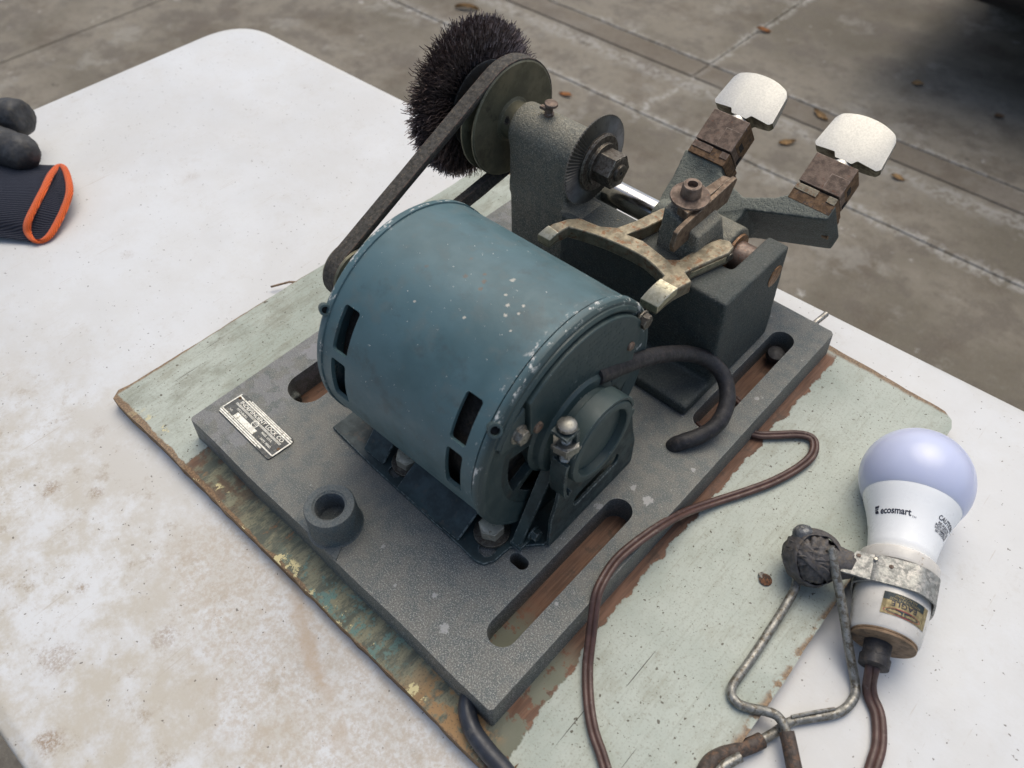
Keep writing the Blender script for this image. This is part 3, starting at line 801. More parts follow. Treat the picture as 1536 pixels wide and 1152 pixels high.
# ribs seen down the slots
g = G()
g.box((20, 49.0, ZB + 1), (27, 60, -9)); g.o('casting_rib', 'cast', mach, bevel=2)
g = G(); g.lathe([(0, 0), (0, 6), (4, 5.5), (5, 3), (5, 0)], (228.5, 289.5, -13), (.1, -.1, 1), 20); g.o('foot_screw', 'rubber', mach)
# threaded boss at the near edge
bx, by, bh = 121.0, 13.9, 19.5
g = G(); g.lathe([(-.5, 15.6), (.3, 14.8), (2.0, 14.2), (8, 13.9), (bh - .8, 13.5), (bh, 13.0), (bh, 9.2), (bh - .7, 8.6)] + [(bh - 1 - i * .55, 8.6 if i % 2 else 8.0) for i in range(26)] + [(1, 0)], (bx, by, 0), (0, 0, 1), 56)
g.prism([(bx - 17, .3), (bx + 17, .3), (bx + 12.3, 9), (bx - 12.3, 9)], -3, .8, ident)
g.o('threaded_socket', 'bossiron', mach, ang=30)
# ---- name plate
tag = G(); tag.prism(round_poly([(7.2, 14.8), (60.2, 13.6), (60.4, 32.4), (9.2, 33.2)], [3, 2, 2, 3], 4), .15, .95, ident)
tago = tag.o('name_plate', 'tagblack', mach, bevel=.15)
def tf(u, v):    # u along the long side 0..53, v 0..19
    return V((7.2 + u + v * .06, 14.8 + v - u * .022, 1.0))
def tstrip(u0, u1, v0, v1, z=.25, name='raised_bar', mat='tagmetal'):
    g = G(); g.prism([(u0, v0), (u1, v0), (u1, v1), (u0, v1)], 0, z, lambda p: tf(p.x, p.y) + V((0, 0, p.z - .02))); return g.o(name, mat, tago)
for v0, v1, u0, u1 in ((.3, .9, 1.5, 40), (1.3, 2.3, .6, 43), (2.7, 3.5, .6, 52), (15.0, 15.9, 1, 52), (16.3, 17.2, 8, 52.4), (17.5, 18.1, 10, 50)): tstrip(u0, u1, v0, v1)
tstrip(.3, 1.1, 2, 17); tstrip(52.0, 52.9, 3, 16)
tstrip(11, 31, 3.9, 7.4, .2)                                   # blank field
for k in range(3): tstrip(4, 49, 10.35 + k * .5, 10.6 + k * .5, .15, 'rule_line')
g = G(); g.lathe([(0, 2.0), (0, 2.5), (.3, 2.5), (.3, 2.0)], tf(26, 9.3) + V((0, 0, .02)), (0, 0, 1), 28, closed=True); g.o('logo_ring', 'tagmetal', tago)
up = lambda u0, v0, z=.28: (lambda a, b: tf(u0 + a, v0 + b) + V((0, 0, z)))
text_obj('lettering', 'ILCO', 1.7, up(26, 9.3), 'tagmetal', tago, bold=.03)
text_obj('lettering', 'INDEPENDENT LOCK CO', 3.4, up(27, 13.2), 'tagmetal', tago, sx=1.1, bold=.07)
text_obj('lettering', 'FITCHBURG', 1.9, up(13.5, 8.6), 'tagmetal', tago, bold=.03)
text_obj('lettering', 'MASS. U.S.A.', 1.9, up(39, 8.6), 'tagmetal', tago, bold=.03)
text_obj('lettering', 'PATS. PEND.', 1.9, up(42, 5.6), 'tagmetal', tago, bold=.03)
text_obj('lettering', 'NO.', 1.7, up(6.5, 5.6), 'tagmetal', tago)
for u, v in ((2.2, 14.6), (50.8, 8.5)):
    g = G(); g.lathe([(0, 1.1), (.35, .8), (.45, 0)], tf(u, v), (0, 0, 1), 14); g.o('rivet', 'rust_side', tago)

# ---- main casting: foot, walls, spindle column, lug (one body of cast iron)
g = G()
g.prism([(52, 199), (217.5, 199), (217.5, 262), (52, 262)], .3, 9, ident)                       # foot
def draft_box(x0, y0, x1, y1, z0, z1, dx=2.0, dy=1.0, dl=0):
    v = [(x0 - dl, y0 - dy, z0), (x1 + dx, y0 - dy, z0), (x1 + dx, y1 + dy, z0), (x0 - dl, y1 + dy, z0), (x0, y0, z1), (x1, y0, z1), (x1, y1, z1), (x0, y1, z1)]
    g.addm(v, [(0, 3, 2, 1), (4, 5, 6, 7), (0, 1, 5, 4), (1, 2, 6, 5), (2, 3, 7, 6), (3, 0, 4, 7)])
draft_box(97, 224, 214.5, 250.5, .5, 72.5, 2.5, .8)
draft_box(200.5, 226, 214.5, 290.5, .5, 72.0, 3.0, .3)
draft_box(60, 240, 92, 291, .5, 60, 2, .3)
g.prism([(60, 250), (200, 250), (200, 285), (60, 285)], .5, 8, ident)
main = g.o('main_casting', 'cast', mach)
remesh(main, 1.3, 10, .5)
g = G()
draft_box(48.5, 231.0, 94.5, 261, 60, 101, .8, .2, 1.5)
g.box((48.3, 231.2, 1), (94.8, 261.2, 78))
g.lathe([(0, 0), (0, 15), (54.5, 15), (54.5, 0)], (46.5, 246, 101), (1, 0, 0), 48)
g.prism([(94, 226), (112, 226), (112, 249), (94, 249)], 60, 72.6, ident)
colm = g.o('spindle_column', 'cast_dusty', mach)
remesh(colm, 1.1, 7, .5)
g = G()
g.addm([(154, 237, 8), (186, 237, 8), (186, 290, 8), (154, 290, 8), (157, 240, 100), (182, 239, 91), (182, 264, 91), (159, 266, 100)], [(0, 3, 2, 1), (4, 5, 6, 7), (0, 1, 5, 4), (1, 2, 6, 5), (2, 3, 7, 6), (3, 0, 4, 7)])
g.lathe([(0, 0), (0, 17), (32, 17), (32, 0)], (155, 279, 57), (1, 0, 0), 40)
lug = g.o('guide_post', 'cast_dusty', mach)
remesh(lug, 1.0, 8, .5)
# pin end, bushing, rods
g = G(); g.lathe([(0, 0), (0, 6.6), (.4, 7), (1.2, 7), (1.4, 6.6), (1.4, 0)], (214.3, 279, 56.5), (1, 0, 0), 32); g.o('pivot_pin', 'copper', mach)
g = G(); g.cyl((88, 279, 57), (156, 279, 57), 8.6, 40); g.o('carriage_rod', 'rod', mach)
g = G(); g.lathe([(0, 0), (0, 9.6), (23, 9.6), (23, 0)], (179, 279, 57), (1, 0, 0), 36); g.o('spacer_tube', 'tube', mach, bevel=.5)
g = G(); g.lathe([(0, 9.7), (0, 13.5), (1.4, 13.2), (1.4, 9.7)], (187.2, 279, 57), (1, 0, 0), 36, closed=True); g.o('bushing', 'copper', mach)
g = G(); g.cyl((233.2, 318, -8), (235.6, 341, -8), 2.0, 14); g.lathe([(0, 2), (.8, 1.5), (1.1, 0)], (235.6, 341, -8), (.1, 1, 0), 14); g.o('lock_pin', 'steel', mach)

# ---- spindle: pulley, brush, cutter
SP = V((0, 246, 101)); AX = (1, 0, 0)
g = G(); g.cyl(SP + V((-10, 0, 0)), SP + V((118, 0, 0)), 6.0, 24); g.o('spindle', 'dark_steel', mach)
g = G()
g.lathe([(27.2, 0), (27.2, 35.4), (28.0, 36.2), (29.0, 36.2), (29.6, 35.4), (31.4, 27), (34.6, 27), (36.6, 35.6), (37.2, 36.2), (38.0, 36.2), (38.6, 35.2), (38.3, 34.4), (37.6, 14), (38.5, 12.2), (46.8, 11.4), (47, 10.5), (47, 0)], SP, AX, 96)
pul = g.o('spindle_pulley', 'pulley', mach, ang=25)
g = G(); g.lathe([(0, 0), (0, 1.8), (.3, 2.4), (.9, 2.6), (.9, 0)], SP + V((42.3, -9.6, 5.4)), (0, -.87, .5), 18); scr = g.o('set_screw', 'dark_steel', pul)
g = G(); g.lathe([(1.0, 0), (1.0, 1.5), (1.05, 0)], SP + V((42.3, -9.6, 5.4)), (0, -.87, .5), 14); g.o('hex_recess', 'black', scr)
g = G(); g.lathe([(0, 8), (0, 26.5), (.6, 28.2), (1.4, 28.2), (2.2, 26.8), (4.5, 14), (6, 13), (6, 8)], SP + V((11.8, 0, 0)), AX, 72, closed=True); g.o('brush_flange', 'disc', mach)
# wire brush
brush = G()
rb = random.Random(3)
for i in range(7000):
    a = rb.uniform(0, 2 * PI); x0 = rb.gauss(0, 2.4); x0 = max(-6, min(6, x0))
    L1 = 48.6 + rb.gauss(0, 1.5); r0 = 17 if i % 2 else 26
    if rb.random() < .04: L1 += 1.5
    e = V((0, math.cos(a), math.sin(a))); tg = V((0, -math.sin(a), math.cos(a)))
    spread = x0 * 1.9 + rb.gauss(0, .8)
    ph = rb.uniform(0, 6.28); am = rb.uniform(.4, .95); fr_ = rb.uniform(.55, .8)
    bend = rb.gauss(0, 2.5)
    prev = None; w = rb.uniform(.26, .38)
    n0 = len(brush.v); K = 8
    for k in range(K + 1):
        t = k / K; rr = r0 + (L1 - r0) * t
        c = SP + V((2.5 + x0 + (spread - x0) * t, 0, 0)) + e * rr + tg * (bend * t * t + am * math.sin(ph + rr * fr_)) + V((am * .8 * math.cos(ph * 1.7 + rr * fr_ * 1.1), 0, 0))
        ww = w * (1 - .35 * t)
        brush.v += [tuple(c + tg * ww), tuple(c + V((ww, 0, 0)) - tg * ww * .5), tuple(c - V((ww, 0, 0)) - tg * ww * .5)]
        if k:
            q = n0 + 3 * (k - 1)
            for j in range(3): brush.f.append((q + j, q + (j + 1) % 3, q + 3 + (j + 1) % 3, q + 3 + j))
wb = G(); wb.lathe([(-5, 7), (-5, 22), (-2, 27), (7, 27), (9, 22), (9, 7)], SP, AX, 48, closed=True); wbo = wb.o('wire_brush', 'disc', mach)
bo = obj('bristles', brush.v, brush.f, 'bristle', wbo, recalc=False); bo['kind'] = 'stuff'
# cutter wheel with radial teeth
g = G(); n_t = 76; v = []; f = []
for i in range(n_t):
    for s_ in (0, .62):
        a = 2 * PI * (i + s_) / n_t; hi_ = 0 if s_ == 0 else .55
        e = V((0, math.cos(a), math.sin(a)))
        for x, r in ((103.0, 8), (105.2 , 15.5), (104.9 - hi_ * 2.0, 17.8), (103.9 - hi_ * 2.2, 26.6), (103.3, 27.6 - hi_ * .9), (102.2, 27.0 - hi_ * .6), (101.3, 14)):
            v.append(tuple(SP + V((x, 0, 0)) + e * r))
m7 = 7; tot = n_t * 2
for i in range(tot):
    for k in range(m7 - 1):
        a = i * m7 + k; b = ((i + 1) % tot) * m7 + k; f.append((a, b, b + 1, a + 1))
cut = obj('cutter_wheel', v, f, 'cutter', mach, ang=12)
g = G(); g.lathe([(104.8, 0), (104.8, 17.3), (106.2, 17.5), (107.3, 16.6), (107.6, 12.8), (109.5, 12.6), (109.6, 0)], SP, AX, 56); g.o('cutter_collar', 'dark_steel', mach, ang=25)
g = G(); hexnut(g, SP + V((109.2, 0, 0)), AX, 10.6, 11.5, .35); nut = g.o('arbor_nut', 'dark_steel', mach, bevel=.6)
g = G(); g.lathe([(0, 5.2), (1.5, 5.0), (1.9, 4.2), (1.5, 1.3), (-.5, 1.0), (-.5, 0)], SP + V((120.9, 0, 0)), AX, 28); g.o('spindle_end', 'dark_steel', nut)
# oiler on top of the column
g = G(); oc = V((67, 246, 115.4))
g.cyl(oc, oc + V((0, 0, 7.5)), 2.3, 16); g.lathe([(6.8, 0), (6.8, 3.5), (7.4, 4.2), (8.6, 4.1), (9.0, 3.4), (9.1, 0)], oc + V((.3, 0, 0)), (.1, .05, 1), 22)
g.box((oc.x - 5.5, oc.y - 2.6, oc.z + 3.6), (oc.x - 1, oc.y + .2, oc.z + 5.6)); g.cyl(oc, oc + V((0, 0, 2.2)), 3.3, 6)
g.o('oiler_cap', 'rust', mach, bevel=.4)
rb = random.Random(5); g = G()
for i in range(420):    # brass filings caught in the oil
    if i < 260: p = oc + V((rb.gauss(0, 4.0), rb.gauss(0, 3.5), 0)); p.z = 101 + math.sqrt(max(1, 15.15 ** 2 - (p.y - 246) ** 2))
    else: p = V((rb.uniform(96, 128), rb.uniform(228, 247), 72.9)); 
    s_ = rb.uniform(.12, .38); q = [p + V((rb.uniform(-s_, s_), rb.uniform(-s_, s_), rb.uniform(0, s_))) for _ in range(4)]
    g.addm(q, [(0, 1, 2), (0, 2, 3), (0, 3, 1), (1, 3, 2)])
fo = obj('brass_filings', g.v, g.f, 'gold', colm, recalc=False); fo['kind'] = 'stuff'

# ---- belt
def belt_path(c1, r1, c2, r2, n=26):
    c1 = V((*c1, 0)); c2 = V((*c2, 0)); d = c2 - c1; D = d.length; th = math.atan2(d.y, d.x); al = math.acos((r1 - r2) / D)
    out = []
    a0 = th + al; a1 = th - al + 2 * PI
    for i in range(n + 1):
        a = a0 + (a1 - a0) * i / n; out.append((c1.x + r1 * math.cos(a), c1.y + r1 * math.sin(a)))
    A = out[-1]; b0 = th - al; Bp = (c2.x + r2 * math.cos(b0), c2.y + r2 * math.sin(b0))
    for i in range(1, 22): out.append((A[0] + (Bp[0] - A[0]) * i / 22, A[1] + (Bp[1] - A[1]) * i / 22))
    for i in range(15):
        a = b0 + (2 * al) * i / 14; out.append((c2.x + r2 * math.cos(a), c2.y + r2 * math.sin(a)))
    A = out[-1]; Bp = out[0]
    for i in range(1, 22): out.append((A[0] + (Bp[0] - A[0]) * i / 22, A[1] + (Bp[1] - A[1]) * i / 22))
    return out
MPC = (112, 62.5)
bpth = belt_path((246, 101), 37.2, MPC, 17.5)
v = []; f = []; nb = len(bpth)
for i, (y, z) in enumerate(bpth):
    p = V((y, z)); q = V(bpth[(i + 1) % nb]); o_ = V(bpth[i - 1]); t = (q - o_).normalized(); nn = V((t.y, -t.x))
    ctr = V((180, 82)); 
    if nn.dot(p - ctr) < 0: nn = -nn
    wq = mnoise.noise(V((i * .4, 0, 0))) * .35
    for x, h in ((28.3, 0), (37.9, 0), (38.1, -1.4), (35.6, -7), (30.4, -7), (28.1, -1.4)):
        qq = p + nn * (h + wq * (1 if h == 0 else 0)); v.append((x + wq * .4, qq.x, qq.y))
for i in range(nb):
    for k in range(6): a = i * 6; b = ((i + 1) % nb) * 6; f.append((a + k, b + k, b + (k + 1) % 6, a + (k + 1) % 6))
obj('drive_belt', v, f, 'belt', mach, bevel=.4, ang=30)

# ---- guide blade, washer and bolt on the post
g = G()
bl = [(0, 0), (46, 0), (51, 3), (51, 4.5), (36, 14), (13, 14), (10, 9), (0, 3)]
g.prism([(224, 91), (226, 99), (229, 100.5), (281.5, 105), (283, 103.5), (277, 90.5), (262, 91), (245, 87), (226, 86)], 173.2, 176.2, lambda p: V((p.z, p.x, p.y)))
g.prism([(165.5, 240), (173.3, 238), (173.3, 281), (168.5, 279.5)], 98.6, 104.2, ident)
gb = g.o('guide_blade', 'bladerust', mach, bevel=.5)
WC = V((166.4, 250.0, 104.6))
g = G(); g.lathe([(0, 3), (0, 10.4), (.5, 11.1), (1.6, 10.9), (2.2, 8), (2.2, 3)], WC, (.06, -.08, 1), 44, closed=True); g.o('guide_washer', 'rust', mach)
g = G(); g.lathe([(2.0, 0), (2.0, 5.7), (8.6, 5.4), (9.4, 4.8), (9.4, 2.9), (6, 2.8), (6, 0)], WC, (.06, -.08, 1), 30); g.o('guide_bolt', 'rust', mach)

# ---- gauge fork (two bright fingers)
def wave_z(y): return 79 - max(0, y - 222) * .24
FK = [(101.5, 198), (110.2, 198.2), (112.4, 203.5), (114.9, 209.3), (123.7, 212.2), (134.6, 214.9), (145.0, 216.5), (156.1, 217.3), (164.1, 217.1), (172.0, 215.2), (180.0, 212.4),
      (179.6, 205), (177.4, 196.4), (188.2, 196.8), (193.9, 218.7), (187.0, 222.4), (191.4, 237), (196.2, 252), (195.6, 257.4), (190.6, 260.6), (185.6, 258.4), (183.4, 253.5), (181.2, 244.7), (178.7, 228.5), (173.5, 224.3), (154.5, 228.1), (144.0, 226.4), (148.5, 238), (153.0, 258), (151, 262), (146.5, 262), (144.6, 258), (140.6, 240), (136.1, 227.3), (128.2, 221.8), (115.0, 219.7), (110.2, 214.4), (105.2, 206.0)]
g = G(); v = []; nF = len(FK)
def fz(x, y):
    z = 81.0
    if y < 211: z -= (211 - y) ** 1.6 * .105
    return z
bm = bmesh.new()
dense = []
for i in range(nF):
    a = V((*FK[i], 0)); b = V((*FK[(i + 1) % nF], 0)); m = max(1, int((b - a).length / 5))
    for j in range(m): dense.append(tuple((a.lerp(b, j / m))[:2]))
sheet = sheet_holes('gauge_fork', dense, [], 0, 1, 'fork', mach)
me = sheet.data; c0 = WL[sheet]
for q in me.vertices:
    w = V(q.co) / MM + c0; topf = w.z > .5
    z = fz(w.x, w.y); th = 8.4 if w.y > 211 else 8.4 - (211 - w.y) * .16
    w.z = z if topf else z - th
    q.co = (w - c0) * MM
finish(me, 30)
bv = sheet.modifiers.new('bevel', 'BEVEL'); bv.width = .7 * MM; bv.segments = 2; bv.limit_method = 'ANGLE'; bv.angle_limit = math.radians(40)
for k, tp in enumerate(([(101.3, 197.8), (110.4, 198.0), (112.6, 203.7), (104.0, 204.4)], [(177.2, 196.2), (188.5, 196.6), (191.6, 209.4), (180.0, 209.4)])):
    v = []; f = []; m_ = 5
    for i in range(m_ + 1):
        for j in (0, 1):
            a = V(tp[0]).lerp(V(tp[3]), i / m_); b = V(tp[1]).lerp(V(tp[2]), i / m_); p = a if j == 0 else b
            v.append((p.x, p.y, fz(p.x, p.y) + .35)); 
    n0 = len(v)
    for i in range(m_ + 1):
        for j in (0, 1): p = v[i * 2 + j]; v.append((p[0], p[1], p[2] - 5.0))
    for i in range(m_): f.append((i * 2, i * 2 + 1, i * 2 + 3, i * 2 + 2)); f.append((n0 + i * 2, n0 + i * 2 + 2, n0 + i * 2 + 3, n0 + i * 2 + 1)); f.append((i * 2, i * 2 + 2, n0 + i * 2 + 2, n0 + i * 2)); f.append((i * 2 + 1, n0 + i * 2 + 1, n0 + i * 2 + 3, i * 2 + 3))
    f.append((0, n0, n0 + 1, 1)); f.append((m_ * 2, m_ * 2 + 1, n0 + m_ * 2 + 1, n0 + m_ * 2))
    obj('fork_fingertip', v, f, 'forktip', sheet, bevel=.5)
g = G(); g.lathe([(0, 0), (0, 2.5), (1.6, 2.6), (1.9, 2.2), (1.9, 0)], (195.2, 253.6, 76.8), (1, -.2, 0), 26); ho = g.o('pivot_hole', 'dark_steel', sheet)
g = G(); g.prism([(225.5, 75), (250, 75), (250, 78.6), (227, 78.6)], 0, .5, lambda p: V((188.05 + (p.x - 226) * .311 + p.z, p.x, p.y))); g.o('machined_flat', 'forktip', sheet)
g = G(); g.cyl((142, 254.5, 76.8), (192, 254.5, 76.8), 2.0, 16); g.o('fork_pin', 'dark_steel', sheet)

# ---- carriage (tilted frame X, d, n about the rod)
TA = math.radians(36); dD = V((0, math.cos(TA), math.sin(TA))); nN = V((0, -math.sin(TA), math.cos(TA))); O0 = V((0, 279, 57))
def cf(p): return V((p.x, 0, 0)) + O0 + dD * p.y + nN * p.z
g = G(); WT = -1.0
# hub + web + arms in (x,u) outline, extruded in w
g.lathe([(0, 0), (0, 11), (40, 11), (40, 0)], (130.5, 279, 57), (1, 0, 0), 44)
g.prism([(127.5, -6), (125.5, 6), (124.3, 28), (121.8, 45), (149.5, 46), (150.5, 41), (160, 37), (165, 34.5), (172, 33), (172, 12), (172, -6)], -22, WT, cf)
g.prism([(160, 14), (176, 26), (222.5, 41.5), (222.5, 51), (195, 52.5), (194.8, 46), (189, 41), (172, 33), (160, 37)], -51, WT + 1, cf)
g.prism([(150, 5), (176, 10), (178, 28), (160, 36)], -40, WT, cf)
carr = g.o('carriage', 'carriage', mach)
remesh(carr, 1.0, 7, .5)
g = G(); g.lathe([(0, 0), (0, 3.2), (.5, 3.0), (.5, 0)], cf(V((173.4, 22, -26))), (1, -.2, 0), 22); g.o('plug_screw', 'cast', carr)
def jaw(x0, x1, us, name_extra):
    xm = (x0 + x1) / 2
    # lower jaw block (fixed to the arm)
    g = G(); g.box((x0 - .3, 44, -27), (x1 + .3, us + 3.6, .2), cf); g.box((x1 - 5, 40, -31), (x1 + .3, us + 2, -26.5), cf)
    lo_ = g.o('fixed_jaw', 'rust_side', mach, bevel=.5)
    for a, b in ((x0 + .2, xm + 1), (xm + 7.5, x1 - .2)):
        g = G(); g.prism([(a, us - .6), (b, us - .8), (b, us + 3.4), (a, us + 3.4)], .15, .75, cf); g.o('worn_jaw_face', 'fork' if name_extra else 'rust', lo_, bevel=.2)
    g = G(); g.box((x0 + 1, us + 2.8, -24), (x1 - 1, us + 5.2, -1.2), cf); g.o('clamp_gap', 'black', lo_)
    # moving jaw cap
    g = G(); u0 = us + 4.6; u1 = 74.5
    g.box((x0, u0, -20.5), (x1, u1, 1.2), cf)
    g.prism([(xm + 1.5, u0 - .02), (x1 + .02, u0 - .02), (x1 + .02, u1 - 8), (xm + 1.5, u1 - 8)], 1.0, 1.65, cf)
    cap = g.o('jaw_cap', 'rust', mach, bevel=.45)
    g = G(); g.box((x0 + .2, u0 + 4.5, -20.2), (x1 + .25, u1 - .3, .4), cf); g.o('cap_side', 'rust_side', cap, bevel=.3)
    g = G(); g.box((x1 - 1, u0 + 6.5, -12), (x1 + .45, u0 + 10, -4.5), cf); g.o('key_slot', 'black', cap)
    g = G(); g.box((x1 - 1, u0 + 1, -18.5), (x1 + .45, u0 + 6, -15.5), cf); g.o('key_slot', 'black', cap)
    return cap
caps = [jaw(124.4, 150, 48.9, 0), jaw(195.4, 221.6, 51.2, 1)]
# wing nuts
def wing(xc, roll):
    W, u0, uM = 20.8, 2.2, 29.3
    g = G(); v = []; f = []
    ns = 72; nu = 16
    def half(xn, tn, side):   # half thickness
        return (3.4 + (2.0 if side > 0 else 6.6) * (1 - abs(xn) ** 2.2)) * (1 - .42 * tn ** 1.3)
    rows = []
    for side in (1, -1):
        for i in range(nu + 1):
            for j in range(ns + 1):
                xn = -1 + 2 * j / ns
                q_ = max(0, min(1, (.36 - abs(xn)) / .13)); q_ = q_ * q_ * (3 - 2 * q_); lo_u = u0 + .9 * (1 - abs(xn)) - 3.0 * q_ + 2.2 * max(0, (abs(xn) - .88) / .12) ** 2
                hi_u = uM - 4.6 * abs(xn) ** 2.2 - 2.6 * max(0, (abs(xn) - .82) / .18) ** 2
                wd = W * (1.0 - .085 * i / nu)
                t = i / nu
                u = lo_u + (hi_u - lo_u) * t
                v.append((xn * wd, u, side * half(xn, t, side)))
    A = (nu + 1) * (ns + 1)
    idx = lambda s_, i, j: s_ * A + i * (ns + 1) + j
    for i in range(nu):
        for j in range(ns):
            f.append((idx(0, i, j), idx(0, i, j + 1), idx(0, i + 1, j + 1), idx(0, i + 1, j)))
            f.append((idx(1, i, j), idx(1, i + 1, j), idx(1, i + 1, j + 1), idx(1, i, j + 1)))
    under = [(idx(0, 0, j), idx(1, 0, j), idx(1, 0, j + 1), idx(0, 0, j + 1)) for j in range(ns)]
    for j in range(ns):
        f.append((idx(0, nu, j), idx(0, nu, j + 1), idx(1, nu, j + 1), idx(1, nu, j)))
    for i in range(nu):
        f.append((idx(0, i, 0), idx(0, i + 1, 0), idx(1, i + 1, 0), idx(1, i, 0)))
        f.append((idx(0, i, ns), idx(1, i, ns), idx(1, i + 1, ns), idx(0, i + 1, ns)))
    cr, sr = math.cos(roll), math.sin(roll)
    tr = lambda p: cf(V((xc + p[0] * cr + p[2] * sr, 77.5 + p[1], -8.2 - p[0] * sr + p[2] * cr)))
    g.addm([tr(p) for p in v], f)
    wo = g.o('wing_nut', 'wing', mach, bevel=.0, ang=40)
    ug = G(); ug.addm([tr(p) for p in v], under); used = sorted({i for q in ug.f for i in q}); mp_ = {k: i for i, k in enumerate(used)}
    obj('reflection_underside', [ug.v[i] for i in used], [tuple(mp_[i] for i in q) for q in ug.f], 'dark_reflection', wo, ang=40)  # front faces coloured dark as if mirroring dark surroundings behind the camera
    g = G(); ax = cf(V((xc, 1, -8.2))) - cf(V((xc, 0, -8.2)))
    g.lathe([(73, 0), (73, 6.2), (76.5, 6.2), (77.6, 5.4), (84, 5.0), (84, 0)], cf(V((xc, 0, -8.2))), ax, 28)
    g.o('clamp_screw', 'wing', wo)
wing(139.2, .0); wing(209.8, .03)

# ================================================================ MOTOR
psi = .017
mA = V((math.cos(psi), math.sin(psi), 0)); mE = V((-math.sin(psi), math.cos(psi), 0)); mU = V((0, 0, 1)); MC = V((125, 113, 65.3)); RM = 63.8
def mf(x, a, b): return MC + mA * (x - 125) + mE * a + mU * b      # x along axis, a towards +Y, b up
def ml(g, prof, seg=96, **k): return g.lathe([(x - 125, r) for x, r in prof], MC, mA, seg, ref=(0, 0, 1), **k)
g = G(); ml(g, [(88, RM - 2.2), (88, RM), (191.6, RM), (191.6, RM - 2.2)], 144, closed=True)
body = g.o('motor_shell', 'motor', mach)
cutg = G()
def vent_cut(x0, x1, a0, a1):
    """rounded window cut through the shell at angles a0..a1 (deg from +E through up)"""
    am = math.radians((a0 + a1) / 2); half = math.radians(abs(a1 - a0) / 2) * RM
    rad_ = mE * math.cos(am) + mU * math.sin(am); tang = -mE * math.sin(am) + mU * math.cos(am)
    o_ = MC + mA * ((x0 + x1) / 2 - 125)
    fr = lambda p: o_ + mA * p.x + tang * p.y + rad_ * p.z
    cutg.prism(rrect(-(x1 - x0) / 2, -half, (x1 - x0) / 2, half, 1.6, 4), RM - 9, RM + 6, fr)
for x0, x1 in ((94.6, 105), (174.8, 184.6)):
    for a0, a1 in ((135.2, 157.2), (161.8, 184.8), (44.8, 22.8), (18.2, -4.8)): vent_cut(x0, x1, a0, a1)
boolean(body, cutg, ang=40)
for p in body.data.polygons: pass
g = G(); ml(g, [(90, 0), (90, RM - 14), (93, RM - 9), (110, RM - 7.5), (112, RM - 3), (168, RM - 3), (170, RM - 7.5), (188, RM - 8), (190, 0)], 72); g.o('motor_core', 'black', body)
# rear end bell
g = G(); ml(g, [(68, 0), (68, 12), (72, 22), (79, 40), (81.5, 55), (82, 61.2), (83.2, 63.6), (84.8, 64.5), (87.5, 64.6), (87.9, 63.6), (87.9, 0)], 120)
rear = g.o('rear_end_bell', 'motor', mach, ang=30)
bo_ax = V((.75, -.30, .45)); c = mf(84.5, -51.6, 39.2)
g = G(); g.lathe([(-4, 1.7), (-4, 2.6), (1.6, 3.0), (2.2, 2.8), (2.2, 1.8)], c, bo_ax, 24, closed=True); g.o('bolt_boss', 'motor_plain', rear)
g = G(); g.lathe([(-3.5, 0), (-3.5, 1.7), (.8, 1.7), (.8, 0)], c, bo_ax, 18); g.o('bolt_hole', 'hole', rear)
g = G(); g.lathe([(-101, 0), (-101, 7), (-57, 7), (-57, 0)], MC - V((0, 0, 2.0)), mA, 24); g.o('motor_shaft', 'steel', mach)
g = G(); g.lathe([(27.5, 0), (27.5, 17), (29, 17.4), (32, 10), (35, 10), (38, 17.4), (39.5, 17), (41, 9), (50, 9), (50, 0)], (0, *MPC), AX, 60); g.o('motor_pulley', 'pulley', mach, ang=25)
# front end bell
g = G()
ml(g, [(192.0, 55), (192.0, 63.4), (192.7, 64.6), (196.2, 64.6), (197.6, 63.4), (198.0, 61.6), (197.4, 60.4), (197.6, 52), (197.4, 50), (192, 50)], 140, closed=True)
bell = g.o('front_end_bell', 'motor', mach, ang=28)
# bell face with ventilation openings
def arcpoly(r0, r1, a0, a1, k=14):
    o_ = [(r1 * math.cos(math.radians(a0 + (a1 - a0) * i / k)), r1 * math.sin(math.radians(a0 + (a1 - a0) * i / k))) for i in range(k + 1)]
    return o_ + [(r0 * math.cos(math.radians(a1 - (a1 - a0) * i / k)), r0 * math.sin(math.radians(a1 - (a1 - a0) * i / k))) for i in range(k + 1)]
ff_ = lambda p: mf(p.z, p.x, p.y)
outerc = [(51 * math.cos(2 * PI * i / 96), 51 * math.sin(2 * PI * i / 96)) for i in range(96)]
hl = [arcpoly(30, 45.5, 165, 203), arcpoly(29, 43, 209, 252), arcpoly(29, 43, 288, 332), arcpoly(33, 47, -24, 16)]
sheet_holes('bell_face', outerc, hl, 192.6, 197.2, 'motor_dark', bell, fr=ff_, bevel=.7)
g = G(); g.lathe([(0, 27.2), (0, 28.6), (-9, 28.6), (-9, 27.2)], mf(197.6, 0, 0), mA, 60, closed=True); g.o('hub_wall', 'motor_dark', bell)
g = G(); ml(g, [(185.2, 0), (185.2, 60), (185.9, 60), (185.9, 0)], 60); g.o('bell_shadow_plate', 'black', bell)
# raised terminal cover, upper part
tcov = [(-34, 24), (-34.5, 45.2)]
for i in range(19):
    a = math.radians(127 - (127 - 31) * i / 18); tcov.append((58.2 * math.cos(a), 58.2 * math.sin(a)))
tcov += [(45.5, 12), (44, -6), (36, -9), (30, 0), (14, 20), (4, 26), (-8, 25), (-15, 18), (-21, 16)]
g = G(); g.prism(tcov, 197.3, 201.4, ff_); tco = g.o('terminal_cover', 'motor', bell, bevel=.9)
g = G(); g.prism([(-50, 33), (-52.5, 26), (-35.3, 19.5), (-35.3, 44.2), (-44, 40)], 197.3, 199.6, ff_); g.o('corner_pad', 'motor', bell, bevel=1.2)
